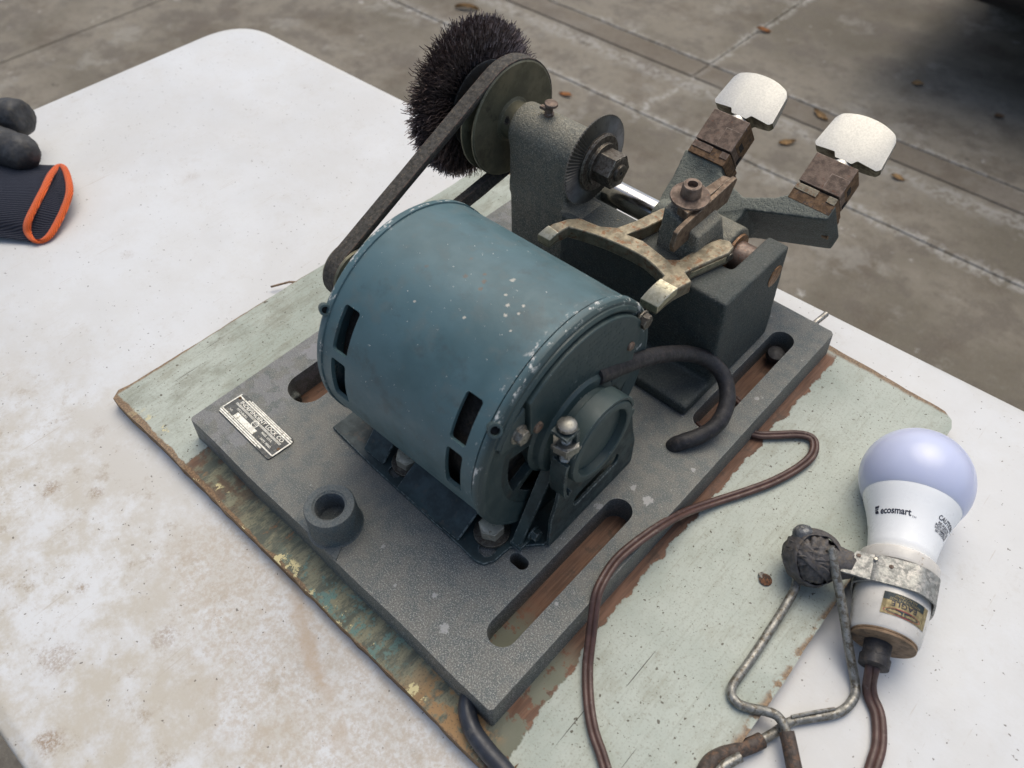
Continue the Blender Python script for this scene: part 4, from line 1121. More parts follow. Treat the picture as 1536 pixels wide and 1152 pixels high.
# groove bead between rim and cover
g = G(); g.lathe([(197.6 - 125, 58.9), (199.2 - 125, 59.4), (199.6 - 125, 60.6), (198.6 - 125, 62.0), (197.6 - 125, 62.2)], MC, mA, 60, ref=(0, 0, 1), closed=True, a0=math.radians(-48), a1=math.radians(60)); g.o('rim_bead', 'motor', bell)
def hexhead(c, ax, r, h, mat, parent, washer=0, rot=.3):
    g = G()
    if washer: g.lathe([(0, 0), (0, washer), (.9, washer), (.9, 0)], c, ax, 28)
    c2 = V(c) + V(ax).normalized() * (.9 if washer else 0)
    hexnut(g, c2, ax, r, h, rot)
    return g.o('hex_bolt', mat, parent, bevel=.25)
hexhead(mf(199.4, -40.5, 30.2), mA, 4.0, 3.2, 'steel', bell, 5.0)
hexhead(mf(199.4, 50.5, 31.0), mA, 4.0, 3.2, 'dark_steel', bell, 5.0)
hexhead(mf(197.2, -33, -50), mA, 3.4, 3, 'motor_dark', bell, 4.0)
g = G(); g.lathe([(0, 3.0), (1.2, 2.7), (1.7, 1.5), (1.9, 0)], mf(201.3, -29.5, 25.8), mA, 18); g.o('cover_screw', 'rust', bell)
g = G(); g.lathe([(0, 2.6), (1.2, 2.4), (1.7, 1.5), (1.9, 0)], mf(201.3, 40.2, 21.5), mA, 18); g.o('cover_screw', 'rust', bell)
g = G(); g.lathe([(0, 5.0), (.8, 4.6), (1.5, 3.2), (1.8, 0)], mf(201.3, 29, 6.5), mA, 24); g.o('raised_boss', 'motor', tco)
bo_ax = V((.62, -.42, .58)); c = mf(195.2, -50.6, 40.0)
g = G(); g.lathe([(-4, 2.1), (-4, 3.0), (2.2, 3.5), (2.9, 3.3), (2.9, 2.2), (2.5, 2.1)], c, bo_ax, 28, closed=True); g.o('bolt_boss', 'motor_plain', bell)
g = G(); g.lathe([(-3.5, 0), (-3.5, 2.1), (1.0, 2.1), (1.0, 0)], c, bo_ax, 20); g.o('bolt_hole', 'hole', bell)
# faint stamped wording on the cover (illegible raised lines)
rb = random.Random(11); g = G()
for r_ in range(9):
    y0 = 50 - r_ * 3.6; x = -22 + r_ * .8
    while x < 34 - r_ * .3:
        w_ = rb.uniform(1.0, 3.4)
        if rb.random() < .8 and x * x + y0 * y0 < 55 ** 2: g.prism([(x, y0), (x + w_, y0), (x + w_, y0 + 1.5), (x, y0 + 1.5)], 201.38, 201.5, ff_)
        x += w_ + .8
so = g.o('worn_stamping', 'motor', tco); so['kind'] = 'stuff'
# hub: drum, rubber ring, band clamp
hy, hz = -1.0, -0.5
hub = lambda x: mf(x, hy, hz)
g = G(); g.lathe([(0, 0), (0, 30.5), (1.2, 28.4), (4.6, 28.0), (6.2, 26.8), (6.6, 25.2), (7.0, 22.4), (11.2, 22.2), (11.2, 0)], hub(197.2), mA, 64); g.o('hub_drum', 'motor', bell, ang=30)
g = G(); g.lathe([(0, 15), (0, 23.4), (9.2, 23.4), (10.4, 22.8), (10.7, 21.8), (10.7, 19.4), (10.2, 18.8), (6.4, 18.2), (6.2, 15)], hub(208.3), mA, 64, closed=True); ring = g.o('mounting_ring', 'motor', bell, ang=30)
g = G(); g.lathe([(0, 0), (0, 17.8), (.6, 17.8), (.9, 16.6), (1.3, 0)], hub(214.3), mA, 40); g.o('hub_cap', 'motor', ring)
# strap of the clamp: from the screw lug over the top to the hook
g = G(); g.lathe([(0, 23.5), (0, 25.3), (10.2, 25.3), (10.2, 23.5)], hub(208.2), mA, 64, ref=(0, 0, 1), closed=True, a0=math.radians(-78), a1=math.radians(66))
g.box((208.4, -27.5, 0), (218.2, -24.2, 0.01)) if False else None
strap = g.o('clamp_strap', 'motor', bell, bevel=.5)
# a0 is measured from +Z towards e2 = axis x Z = -Y side positive
sy = -24.0
g = G(); g.prism([(sy - 5.2, 27.4), (sy + 3.8, 27.4), (sy + 3.8, 29.6), (sy - 5.2, 29.6)], 208.6, 218, ff_); g.prism([(sy + 2, 20), (sy + 4, 20), (sy + 4, 29), (sy + 2, 29)], 208.6, 218, ff_); g.o('strap_lug', 'motor_dark', strap, bevel=.4)
g = G(); c = mf(213.2, sy + .4, 1.0)
g.lathe([(4, 0), (4, 2.5), (29.5, 2.5), (29.5, 0)], c, (0, 0, 1), 16)
for i in range(20): g.lathe([(5 + i * 1.15, 2.5), (5.4 + i * 1.15, 2.85), (5.8 + i * 1.15, 2.5)], c, (0, 0, 1), 14)
cs = g.o('clamp_bolt', 'dirty_steel', strap)
g = G(); g.lathe([(29.6, 0), (29.6, 4.4), (30.4, 4.7), (31.6, 4.3), (32.5, 2.8), (32.8, 0)], c, (0, 0, 1), 24); g.o('bolt_head', 'dirty_steel', cs)
g = G(); hexnut(g, c + V((0, 0, 14.5)), (0, 0, 1), 6.6, 4.6, .2); g.box((c.x - 5.4, c.y - 4.4, c.z + 12.6), (c.x + 5.2, c.y + 5.2, c.z + 14.8)); g.o('clamp_nut', 'dirty_steel', cs, bevel=.3)
g = G(); g.lathe([(0, 0), (0, 2.6), (9, 2.2), (9, 0)], mf(217.6, 23.8, -3), -mA, 16); g.o('strap_hook', 'motor', strap)
# front bracket of the cradle: sheet standing on the plate with cradle slot
bk = [(-33.8, -64.6), (-33.0, -40), (-29.2, -28.5), (-27.5, -19.5), (-25.5, -14), (-23.5, -6), (-20, -12), (-15, -17.5), (-8, -21.5), (0, -23), (8, -21.8), (15, -17.5), (20, -11.5), (23.2, -4), (24.0, 3), (27.5, 4), (30, -8), (34.5, -30), (38.6, -44), (38.6, -64.6)]
sheet_holes('front_bracket', bk, [rrect(-14.5, -48.8, 23.5, -38.8, 4.0, 4)], 212.2, 214.4, 'motor_dark', mach, fr=ff_, bevel=.6)
g = G(); g.prism([(-19, -51), (28, -51), (28, -33), (-19, -33)], 205.5, 209.5, ff_); g.o('slot_shade_block', 'hole', mach, bevel=.6)  # added black block, paints the shade seen through the bracket slot
v = []; f = []
for i, p in enumerate(catmull([(-26.2, 6, 0), (-27.3, 1, 0), (-27.9, -6, 0), (-27.2, -17, 0), (-25.0, -22.5, 0), (-22.8, -20, 0)], 5)):
    v += [mf(208.6, p.x - .9, p.y), mf(217.6, p.x - .9, p.y), mf(217.6, p.x + .9, p.y + .2), mf(208.6, p.x + .9, p.y + .2)]
nq = len(v) // 4
for i in range(nq - 1):
    for k in range(4): f.append((i * 4 + k, i * 4 + (k + 1) % 4, i * 4 + 4 + (k + 1) % 4, i * 4 + 4 + k))
f += [(0, 1, 2, 3), (nq * 4 - 1, nq * 4 - 2, nq * 4 - 3, nq * 4 - 4)]
obj('strap_tail', v, f, 'motor_dark', strap, bevel=.4)
sheet_holes('rear_bracket', [(-30, -64.6), (30, -64.6), (24, -20), (12, -8), (-12, -8), (-24, -20)], [rrect(-10, -40, 12, -36, 1.8, 3)], 66, 68, 'motor', mach, fr=ff_, bevel=.6)
# cradle base sheet: tabs with bolts, ramps along the sides
crad = sheet_holes('cradle_base', [(70, 60), (70, 53)] + [(110, 50.5), (126, 50.2), (180, 49), (192, 48.3), (197, 50), (199.8, 55), (200.5, 66), (203.5, 70), (206, 72.5), (209, 76), (212.5, 79.5), (213.5, 152), (206, 156), (202, 162), (200, 172), (110, 176), (70, 174)],
            [rrect(188.0, 53.5, 196.4, 62.5, 3.4, 4), rrect(116.8, 54, 124.6, 63, 3.4, 4)], .25, 2.2, 'motor_dark', mach, bevel=.5)
def ramp(x0, x1, y0, zt, y1):
    g = G(); v = []
    for x in (x0, x1):
        for y, z in ((y0, 2.2), (y0 + 1.5, 4.0), (y1 - 2, zt - .6), (y1, zt), (y1, zt - 1.8), (y0 + 2.2, 2.4)): v.append((x, y, z))
    f = [(0, 1, 2, 3, 4, 5), (6, 11, 10, 9, 8, 7)] + [(i, (i + 1) % 6, 6 + (i + 1) % 6, 6 + i) for i in range(6)]
    g.addm(v, f); return g
ramp(129.5, 178, 50.0, 13.0, 68).o('cradle_flange', 'motor_dark', crad, bevel=.8)
ramp(95.5, 112.5, 55.0, 17.0, 70).o('cradle_flange', 'motor_dark', crad, bevel=1.5)
for (x, y) in ((187.3, 66.3), (122.4, 66.2), (190, 158), (122, 158)):
    g = G(); g.lathe([(0, 0), (0, 9.6), (.4, 9.9), (1.6, 9.7), (1.8, 8.5), (1.8, 0)], (x, y, 2.3), (0, 0, 1), 34); w_ = g.o('washer', 'dark_steel', mach)
    g = G(); hexnut(g, (x, y, 4.1), (0, 0, 1), 7.0, 6.4, .5 if x > 150 else .15); g.o('cradle_bolt', 'bolt', mach, bevel=.4)
# diagonal stay from the base bolt to the hub
g = G(); v = [mf(x_, a_, b_) for x_, a_, b_ in ((199, -45, -61), (204, -43, -62), (206, -18, -13), (200, -20, -10), (199, -46.8, -60), (204, -44.8, -61), (206, -19.8, -11.6), (200, -21.8, -8.8))]
g.addm(v, [(0, 1, 2, 3), (7, 6, 5, 4), (0, 4, 5, 1), (1, 5, 6, 2), (2, 6, 7, 3), (3, 7, 4, 0)]); g.prism([(-47, -62.4), (-35, -62.4), (-36, -60.4), (-46, -60.4)], 198, 205.6, ff_)
g.o('stay_bracket', 'motor_dark', mach, bevel=.5)
hexhead(mf(205.4, -36.5, -56), mA, 3.4, 3, 'motor_dark', mach, 4.2)
# motor cable
MCB = [(199.9, 128, 86), (199.6, 137, 81), (198.6, 152.3, 72.0), (198.6, 173.1, 60.0), (200.8, 193.9, 48.0), (206.0, 211.8, 37.0), (214.3, 222.5, 28.0), (224.8, 223.5, 21.0), (233.8, 215.4, 15.0), (237.6, 203.0, 10.0), (235.0, 191.9, 6.4), (229.5, 182.5, 4.4), (225.5, 178.3, 0.5), (224.0, 179.3, -9)]
g = G(); pth = catmull(MCB, 8); g.tube(pth, [4.7 * (1 + .05 * mnoise.noise(V((i * .3, 0, 0)))) for i in range(len(pth))], 18); g.o('motor_cable', 'rubber', mach)

# ================================================================ cables on the board
BC = [(224.1, 233.5, -16.6), (241.8, 228.6, -16.5), (252.7, 229.8, -16.3), (261.7, 237.5, -16.3), (270.4, 246.1, -16.3), (277.3, 249.7, -16.3), (282.1, 246.8, -16.3), (285.0, 237.7, -16.3), (283.1, 223.9, -16.3), (277.6, 207.1, -16.3), (269.9, 190.9, -16.3), (260.9, 173.7, -16), (254.4, 156.0, -11.0), (252.0, 140.5, -3.0), (250.0, 126.0, 2.0), (247.3, 110.3, 3.0), (246.2, 97.6, 3.0), (247.6, 86.1, 3.0), (250.4, 76.5, 2.4), (255.0, 68.6, -3.0), (260.0, 61.0, -10.0), (266.8, 50.9, -15.6), (277.1, 39.1, -16.3), (287.4, 30.0, -16.3), (299.1, 22.9, -16.3), (312, 13, -16.3), (322, -6, -16.5), (330, -30, -18), (338, -60, -25.5)]
def twin(g, path, r, gap, seg=10, up=(0, 0, 1)):
    n = len(path)
    for s_ in (-1, 1):
        pts = []
        for i in range(n):
            t = (path[min(n - 1, i + 1)] - path[max(0, i - 1)]).normalized(); w = t.cross(V(up)); w = w.normalized() if w.length > 1e-4 else V((1, 0, 0))
            pts.append(path[i] + w * s_ * gap)
        g.tube(pts, r, seg)
# machine lead that slips out through the far slot, round, and over the plate's corner
g = G(); twin(g, catmull(BC, 7), 1.55, 1.25)
tagp(g.o('brown_lamp_cord', 'browncord'), 'flat brown twin cord looping out from under the iron base and over its right edge', 'cord')
g = G(); twin(g, catmull([(212, 262, -16), (221, 246, -15.7), (230, 244, -15.7), (240, 240, -15.6), (246, 222, -16.2), (238, 207, -16.3), (226, 210, -16.3), (212, 214, -16.4)], 7), 1.3, 1.1)
tagp(g.o('coiled_cord', 'browncord'), 'thin dark cord showing inside the far slot of the iron base', 'cord')
BK = [(212, 24, -15.2), (222, 18, -15.0), (229.6, 10.8, -14.6), (233.3, 2.0, -14.4), (238.0, -4.4, -14.4), (246.7, -9.0, -14.4), (258.1, -10.8, -14.4), (269.7, -11.5, -14.4), (283.1, -14.5, -14.6), (300, -24, -17), (322, -44, -23.4), (345, -70, -23.4)]
g = G(); g.tube(catmull(BK, 8), 4.4, 18)
tagp(g.o('black_power_cable', 'blackcable'), 'thick black cable coming out beneath the near corner of the iron base', 'cable')

# ================================================================ trouble lamp
LC = V((338.0, 248.0, 1.2)); LA = V((0.30783, -0.94347, -0.12292)).normalized()
CAMP = V((336.446, -71.4345, 372.208))
LN = CAMP - (LC + LA * 40); LN = (LN - LA * LN.dot(LA)).normalized(); LR = (-LA).cross(LN)
def lp(s_, r, phi): return LC + LA * s_ + (LN * math.cos(phi) + LR * math.sin(phi)) * r
NECK = [(16, 24.4), (18, 23.8), (21, 22.7), (25, 21.2), (29, 19.9), (33, 18.8), (37, 17.9), (41, 17.2), (45, 16.6), (47.4, 16.3), (48.6, 15.4), (50.6, 15.1), (51.5, 14)]
def neck_r(s_):
    for (a, ra), (b, rb_) in zip(NECK, NECK[1:]):
        if a <= s_ <= b: return ra + (rb_ - ra) * (s_ - a) / (b - a)
    return NECK[-1][1]
bulb = empty('light_bulb', LC + LA * 50, 'white frosted LED bulb screwed into the porcelain socket', 'light bulb')
g = G(); g.lathe([(-29.3 * math.cos(t * PI / 44), 29.3 * math.sin(t * PI / 44)) for t in range(0, 29)] + [(14.6, 25.4), (16.1, 24.4), (16.1, 17), (16, 0)], LC, LA, 96)
g.v = [p for p in g.v]
dome = g.o('diffuser', 'bulb', bulb, ang=40)
g = G(); g.lathe([(15.6, 17), (15.9, 24.6)] + NECK + [(62, 11), (62, 0)], LC, LA, 96); nk = g.o('bulb_neck', 'white', bulb, ang=30)
def bt(phi0, s0, flip=1, off=.14, rot=0.0):
    def f_(a, b):
        a2 = a * math.cos(rot) - b * math.sin(rot); b2 = a * math.sin(rot) + b * math.cos(rot)
        s_ = s0 - b2; r = neck_r(s_) ; return lp(s_, r + off, phi0 + a2 / r)
    return f_
text_obj('lettering', 'ecosmart', 5.0, bt(-.36, 31.4), 'ink', nk, sx=.82, bold=.13)
text_obj('lettering', 'TM', 1.6, bt(.13, 33.2), 'ink_grey', nk)
g = G()
bf0 = bt(-.88, 30.6, off=.15); bf = lambda a, b: bf0(a * .62, b * .72)
for q in ([(-2.2, 2.9), (2.6, 2.9), (1.9, 1.2), (-2.2, 1.2)], [(-2.2, .8), (1.7, .8), (1.0, -.2), (-2.2, -.2)], [(-2.2, -.6), (1.0, -.6), (2.0, -2.8), (-1.5, -2.8), (-2.2, -2.0)]):
    g.addm([bf(a, b) for a, b in q], [tuple(range(len(q)))])
obj('logo_mark', g.v, g.f, 'ink', nk, recalc=False)
text_obj('lettering', 'CAUTION:', 3.4, bt(1.10, 27.6), 'ink', nk, sx=.95, bold=.08)
rb = random.Random(2)
for k, tx in enumerate(('RISK OF ELECTRIC', 'SHOCK. DO NOT USE', 'WITH DIMMERS. FOR', 'DRY LOCATIONS')): text_obj('fine_print', tx, 1.7, bt(1.06, 30.2 + k * 1.5), 'ink', nk, sx=.8, bold=.05)

lamp = empty('trouble_lamp', LC + LA * 70, 'old porcelain lamp socket with wire hook handle and taped clamp', 'work lamp')
g = G(); g.lathe([(50.4, 14.5), (50.6, 18.2), (51.6, 19.3), (56.6, 19.5), (58, 18.9), (58.4, 17), (58.4, 14.5)], LC, LA, 72, closed=True); g.o('socket_rim', 'porcelain', lamp, ang=28)
g = G(); g.lathe([(57, 14), (58, 18.0), (76, 18.1), (93, 16.4), (94.2, 15.4), (94.2, 0)], LC, LA, 72); sock = g.o('socket_body', 'porcelain', lamp, ang=40)
g = G(); g.lathe([(94.0, 0), (94.0, 15.2), (94.9, 15.4), (95.1, 14.9), (95.7, 15.3), (96.6, 15.1), (97.0, 14.2), (97.0, 0)], LC, LA, 60); g.o('base_gasket', 'cork', lamp, ang=28)
g = G(); g.lathe([(97, 0), (97, 6.6), (104, 6.4), (104.5, 7.3), (109, 7.1), (109.6, 5.4), (109.6, 0)], LC + LR * -2.0, LA, 30); g.o('strain_relief', 'rubber', lamp)
# band: flattened loop round the socket with a lug to the left
v = []; f = []; nb_ = 72
for i in range(nb_):
    a = 2 * PI * i / nb_
    ca, sa = math.cos(a), math.sin(a)
    rr = 18.6 / (abs(ca) ** 5 + abs(sa) ** 5) ** .2 if ca > -.2 else 18.6 / (abs(ca) ** 3 + abs(sa) ** 3) ** (1 / 3)
    rr = min(rr, 20.6)
    for s_, dr in ((59.2, 0), (59.2, 1.0), (73.4, 1.0), (73.4, 0)): v.append(tuple(lp(s_, rr + dr, a)))
for i in range(nb_):
    for k in range(4): a = i * 4 + k; b = i * 4 + (k + 1) % 4; c_ = ((i + 1) % nb_) * 4; f.append((a, c_ + k, c_ + (k + 1) % 4, b))
band = obj('clamp_band', v, f, 'band', lamp, ang=30)
g = G()
lf = lambda p: LC + LA * p.y + LR * p.x + LN * p.z
g.prism([(-20, 59.4), (-10, 59.2), (-10, 73.4), (-25.5, 73.0)], 16.9, 18.4, lf)
lugb = g.o('band_lug', 'band', band, bevel=.3)
for (a, b, m_) in ((-18.5, 62.0, 'rust'), (-3, 64, 'rust'), (-10.5, 62, 'steel')):
    g = G(); cc = lf(V((a, b, 18.4))) if a < -15 else lf(V((a, b, 19.55))); g.lathe([(0, 1.2), (.5, .8), (.6, 0)], cc, LN, 12); g.o('rivet', m_, band)
# EAGLE label, printed upside down as it lies
def lab(phi0, s0, off=.12):
    def f_(a, b): s_ = s0 + b; r = 18.12 - max(0, (s_ - 76)) * .1; return lp(s_, r + off, phi0 - a / r)
    return f_
def label_patch(name, a0, a1, b0, b1, mat, off, phi0=.36, s0=82.0):
    fn = lab(phi0, s0, off); v = []; f = []; n_a = 10
    for j in range(2):
        for i in range(n_a + 1): v.append(tuple(fn(a0 + (a1 - a0) * i / n_a, b0 + (b1 - b0) * j)))
    for i in range(n_a): f.append((i, i + 1, n_a + 2 + i, n_a + 1 + i))
    o_ = obj(name, v, f, mat, sock, recalc=False); sm = o_.modifiers.new('s', 'SOLIDIFY'); sm.thickness = .1 * MM; sm.offset = -1 if False else 0
    return o_
lb = label_patch('paper_label', -10.2, 10.2, -5.4, 5.6, 'gold', .22)
label_patch('label_band', -10.0, 10.1, -5.3, -1.6, 'navy', .32)
label_patch('label_end', -13.4, -10.5, -5.4, 5.6, 'gold', .22)
fn = lab(.36, 82.0, .30)
def ell(name, ca, cb, ra, rb_, mat, off):
    fn2 = lab(.36, 82.0, off); v = [tuple(fn2(ca, cb))] + [tuple(fn2(ca + ra * math.cos(t * PI / 16), cb + rb_ * math.sin(t * PI / 16))) for t in range(32)]
    return obj(name, v, [(0, 1 + i, 1 + (i + 1) % 32) for i in range(32)], mat, sock, recalc=False)
ell('label_oval', 0, 3.6, 9.2, 1.8, 'red', .36); ell('label_oval', 0, 3.6, 8.0, 1.25, 'navy', .42)
wg = G(); fn3 = lab(.36, 82.0, .5)
for s_ in (-1, 1):
    for k in range(3): wg.addm([fn3(s_ * (.8 + k * 1.3), 4.4 - k * .2), fn3(s_ * (2.6 + k * 1.3), 4.5 - k * .3), fn3(s_ * (1.8 + k * 1.1), 3.3 - k * .2)], [(0, 1, 2)])
wg.addm([fn3(-.6, 4.6), fn3(.6, 4.6), fn3(0, 2.6)], [(0, 1, 2)])
obj('label_emblem', wg.v, wg.f, 'gold', sock, recalc=False)
text_obj('lettering', 'EAGLE', 3.5, lab(.36, 81.7, .46), 'ink', sock, sx=1.25, bold=.03)
text_obj('lettering', 'PERFECTION IS NOT', 1.7, lab(.36, 79.4, .46), 'gold', sock, sx=.95)
text_obj('lettering', 'AN ACCIDENT', 1.7, lab(.36, 77.8, .46), 'gold', sock, sx=.95)
# cord of the lamp
LCD = [LC + LA * 106 + LR * -2.0, LC + LA * 111 + LR * -2.0 + V((0, 0, -1)), V((373.6, 139.5, -22.0)), V((377.3, 136.6, -25.4)), V((382.6, 132.5, -25.9)), V((386.8, 126.2, -25.9)), V((390.5, 118.0, -25.9)), V((392.5, 108.3, -25.9)), V((394.9, 97, -25.9)), V((400, 80, -25.9)), V((412, 50, -25.9))]
g = G(); twin(g, catmull(LCD, 8), 2.0, 1.55); g.o('lamp_cord', 'browncord', lamp)
# wire hook and handle
W1 = [(316, 166, -12), (320, 158, -13.5), (321.2, 153.3, -14.6), (322.4, 140, -15.8), (323.2, 125.8, -16.4), (323.9, 110, -16.6), (324.0, 97, -16.6), (324.4, 91.2, -16.6), (326.6, 87.6, -16.6), (331, 86.6, -16.6), (336.1, 88.8, -17.0), (342.8, 93.2, -18.0), (347.6, 95.0, -18.5), (352.2, 93.6, -19.0), (355.9, 90.7, -19.5), (362.1, 84.3, -20.0), (372, 73.5, -20.8), (386, 57, -22)]
W2 = [(323.2, 172.0, 11), (325.4, 171.4, 9.5), (329.5, 168.1, 6.5), (341.5, 159.9, -4.0), (357.6, 146.2, -17.0), (364.5, 140.6, -22.3), (368.6, 136.6, -24.8), (370.9, 131.5, -25.6), (370.4, 123.7, -25.6), (367.3, 117.1, -25.6), (359.9, 107.8, -25.6), (353.8, 99.6, -25.4), (350.6, 89.5, -25.0), (347.0, 80.1, -24.0), (342.7, 71.5, -22.0), (337.5, 62.0, -20.0), (335.6, 54.2, -18.0), (337.7, 43, -17.0), (344, 22, -17)]
g = G(); g.tube(catmull(W1, 7), 2.35, 14); g.o('wire_hook', 'wire', lamp)
g = G(); g.tube(catmull(W2, 7), 2.35, 14); g.o('wire_hook', 'wire', lamp)
g = G(); g.tube(catmull([(352.9, 101, -22.6), (360, 110.5, -22.6), (366.5, 119, -23.6)], 6), .9, 8); g.o('wire_wrap', 'wire', lamp)
g = G(); g.tube(catmull(W1, 7)[-24:], 3.6, 16); g.o('rubber_sleeve', 'sleeve', lamp, ang=60)
g = G(); g.tube(catmull(W2, 7)[-38:], 3.8, 16); g.o('rubber_sleeve', 'sleeve', lamp, ang=60)
g = G(); g.tube([(344.6, 67.2, -17.5), (343.5, 64.6, -17.5), (341.0, 58.6, -17.5), (340, 45, -17.5)], 2.4, 14); g.o('wire_end', 'wire', lamp)
# tape knot
KC = V((318.6, 170.6, -3.2))
g = G(); bm = bmesh.new(); bmesh.ops.create_icosphere(bm, subdivisions=4, radius=1)
for q in bm.verts:
    d = q.co.normalized(); r = 12.6 * (1 + .10 * mnoise.noise(d * 2.2) + .05 * mnoise.noise(d * 6)); q.co = V((d.x * r * 1.0, d.y * r * 1.06, d.z * r * .98))
g.addm([KC + q.co for q in bm.verts], [tuple(q.index for q in f_.verts) for f_ in bm.faces]); bm.free()
knot = g.o('tape_wrap', 'tape', lamp)
rb = random.Random(21)
for k in range(9):
    axk = V((rb.uniform(-1, 1), rb.uniform(-1, 1), rb.uniform(-.2, 1))).normalized(); 
    if k < 3: axk = (LR * .5 + LN * .2 - LA * (.9 + .2 * k)).normalized()
    e1 = axk.orthogonal().normalized(); e2 = axk.cross(e1); pts = []; offk = rb.uniform(-5, 5); R0 = 13.2 + k * .22
    R1 = math.sqrt(max(20, R0 * R0 - offk * offk)); v = []; f = []; ns = 60; wdt = rb.uniform(3.0, 5.2); nw = 6
    for i in range(ns + 1):
        a = 2 * PI * i / ns * .97
        for j in range(nw + 1):
            h = (j / nw - .5) * 2 * wdt + offk + 1.2 * math.sin(a * 2 + k)
            rr = math.sqrt(max(16, R0 * R0 - h * h)) + .55 * math.sin(j * 2.4 + 3 * mnoise.noise(V((a, k, 0)))) + mnoise.noise(V((a * 2.5, j * .5, k * 3))) * .9
            v.append(tuple(KC + axk * h + e1 * math.cos(a) * rr + e2 * math.sin(a) * rr))
    for i in range(ns):
        for j in range(nw): a = i * (nw + 1) + j; f.append((a, a + 1, a + nw + 2, a + nw + 1))
    o_ = obj('tape_band', v, f, 'tape', knot, ang=70); sm = o_.modifiers.new('s', 'SOLIDIFY'); sm.thickness = .6 * MM
# rounded bolt end that peeks out of the tape
BE = KC + LR * -5.5 + LN * 9 - LA * 6.5
g = G(); g.lathe([(-6, 0), (-6, 5.2), (1, 5.6), (3.6, 4.8), (5.2, 2.8), (5.8, 0)], BE, LN * .7 - LA * .35 - LR * .25, 26); g.o('bolt_end', 'boltend', knot)
# taped neck between knot and band
g = G(); A_ = KC + LR * 6; B_ = LC + LA * 65.5 - LR * 19.5 + LN * 13
pp = [A_.lerp(B_, t) for t in (0, .3, .6, .85, 1)]
g.tube(pp, [10, 9.0, 8.0, 7.0, 5.6], 16); g.v = [tuple(V(p) + V((mnoise.noise(V(p) * .35), mnoise.noise(V(p) * .35 + V((9, 0, 0))), mnoise.noise(V(p) * .35 + V((0, 9, 0))))) * 1.4) for p in g.v]
g.o('tape_neck', 'tape', knot, ang=60)

# ================================================================ gloves
def loft(secs, closed_ends=True):
    g = G(); n = len(secs[0]); v = [p for s_ in secs for p in s_]
    f = [(i * n + j, i * n + (j + 1) % n, (i + 1) * n + (j + 1) % n, (i + 1) * n + j) for i in range(len(secs) - 1) for j in range(n)]
    if closed_ends: f += [tuple(range(n))[::-1], tuple(range((len(secs) - 1) * n, len(secs) * n))]
    return g.addm(v, f)
gl = empty('work_glove', (-330, 30, ZT), 'navy knit glove with bright orange cuff lying at the left edge of the table', 'glove')
# opening ring (world points, counter clockwise) measured on the rim
RIM = [(-327.4, 77.0, -16.0), (-313.7, 76.7, -12.0), (-295.6, 70.9, -12.0), (-281.6, 63.3, -14.0), (-270.7, 49.6, -19.0), (-261.1, 33.3, -24.0), (-260.0, 24.6, -26.0), (-264.0, 19.4, -25.0), (-272.3, 20.0, -22.0), (-275.5, 24.7, -16.0), (-282.5, 36.6, -11.0), (-293.0, 50.4, -8.0), (-309.9, 64.6, -9.0)]
rim = catmull(RIM, 4, closed=True)
def shift(ring, d, sc, dz=0, fl=1.0):
    c = sum(ring, V()) / len(ring); out = []
    for p in ring:
        q = c + (p - c) * sc; q.z = ZT + 1 + (q.z - ZT - 1) * fl; out.append(q + V(d) + V((0, 0, dz)))
    return out
DIRG = V((-.78, -.62, 0))
secs = [shift(rim, DIRG * d, sc, dz, fl) for d, sc, dz, fl in ((6, .9, 0, .9), (0, .985, 0, 1), (-1.2, 1.0, 0, 1), (.6, 1.03, 0, 1), (14, 1.0, 1, 1.0), (30, .97, 2, 1.05), (48, .98, 3, 1.1), (70, 1.02, 3, 1.15), (100, 1.1, 3, 1.2), (140, 1.15, 2, 1.2), (185, 1.05, 2, 1.1), (215, .8, 3, .9), (228, .4, 6, .6))]
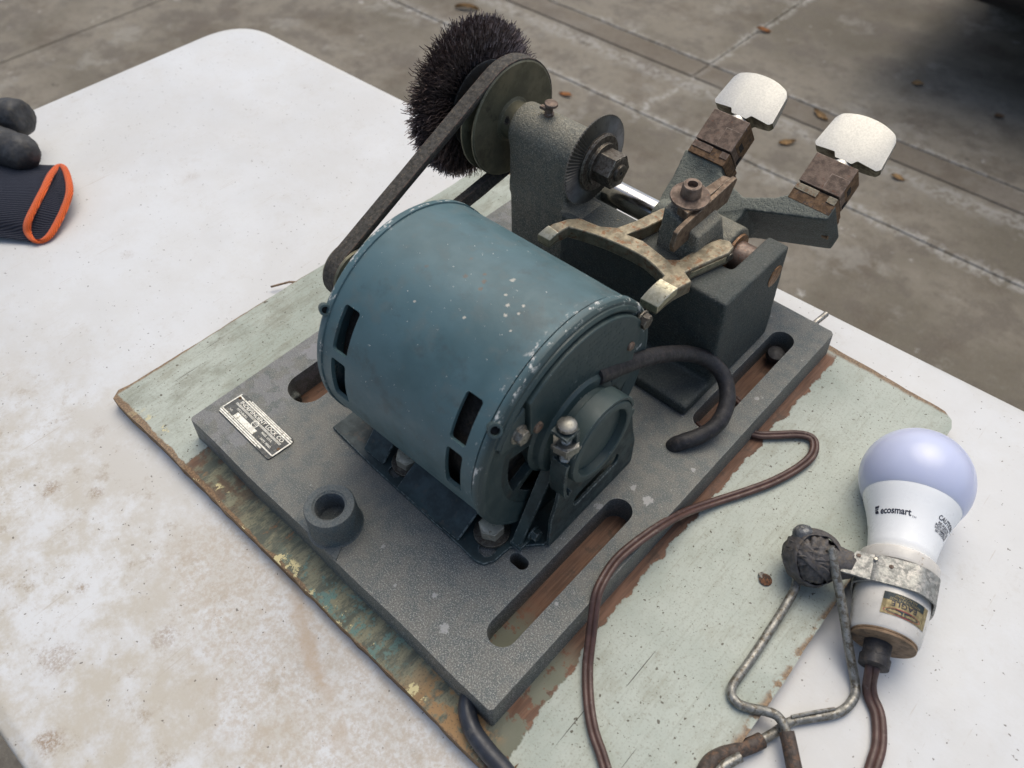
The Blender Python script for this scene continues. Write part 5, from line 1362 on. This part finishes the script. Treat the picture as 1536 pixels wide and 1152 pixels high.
inner = [shift(rim, DIRG * d, sc, 0, fl) for d, sc, fl in ((40, .62, .7), (20, .80, .8), (4, .88, .9))]
v_ = loft(secs[3:], True)
cu_ = v_.o('knit_cuff', 'knit', gl, ang=80)
loft(inner, False).o('cuff_lining', 'rubber', gl, ang=80)
g = G(); n = len(rim); ringt = rim + [rim[0]]
v = []; f = []; segr = 10
for i in range(n):
    t = (rim[(i + 1) % n] - rim[i - 1]).normalized(); nrm = DIRG.cross(t).normalized(); 
    for j in range(segr):
        a = 2 * PI * j / segr; v.append(tuple(rim[i] + V((0, 0, .6)) + nrm * math.cos(a) * 1.9 + DIRG * math.sin(a) * 3.2 + DIRG * 1.5))
for i in range(n):
    for j in range(segr): f.append((i * segr + j, i * segr + (j + 1) % segr, ((i + 1) % n) * segr + (j + 1) % segr, ((i + 1) % n) * segr + j))
obj('orange_trim', v, f, 'orange', gl, ang=80)
g2 = empty('work_glove', (-380, 70, ZT), 'grey-black rubber coated glove fingers resting above the orange trimmed cuff', 'glove')
def finger(pts, rads, name='finger'):
    g = G(); P_ = catmull(pts, 6); n = len(P_); rr = []
    for i in range(n):
        t = i / (n - 1) * (len(rads) - 1); k = min(len(rads) - 2, int(t)); rr.append(rads[k] + (rads[k + 1] - rads[k]) * (t - k))
    g.tube(P_, rr, 24)
    o_ = g.o(name, 'glove', g2, ang=80); remesh(o_, 1.4, 3)
    for q in o_.data.vertices:
        w_ = q.co / MM + WL[o_]
        q.co += q.normal * MM * (1.1 * mnoise.noise(w_ * .09) + .55 * mnoise.noise(V((w_.x * .3, w_.y * .1, w_.z * .25))) + .25 * mnoise.noise(w_ * .5))
    return o_
finger([(-470, 30, ZT + 16), (-420, 58, ZT + 26), (-392, 70, ZT + 34), (-377, 78, ZT + 38), (-373, 80.5, ZT + 39)], [17, 17, 16.5, 15.5, 9])
finger([(-455, 12, ZT + 14), (-405, 31, ZT + 30), (-368, 47, ZT + 31), (-341, 57, ZT + 30), (-332, 61, ZT + 30), (-328, 62.5, ZT + 30)], [18, 17, 15.5, 15, 11.5, 5])
print('built', len(bpy.data.objects))
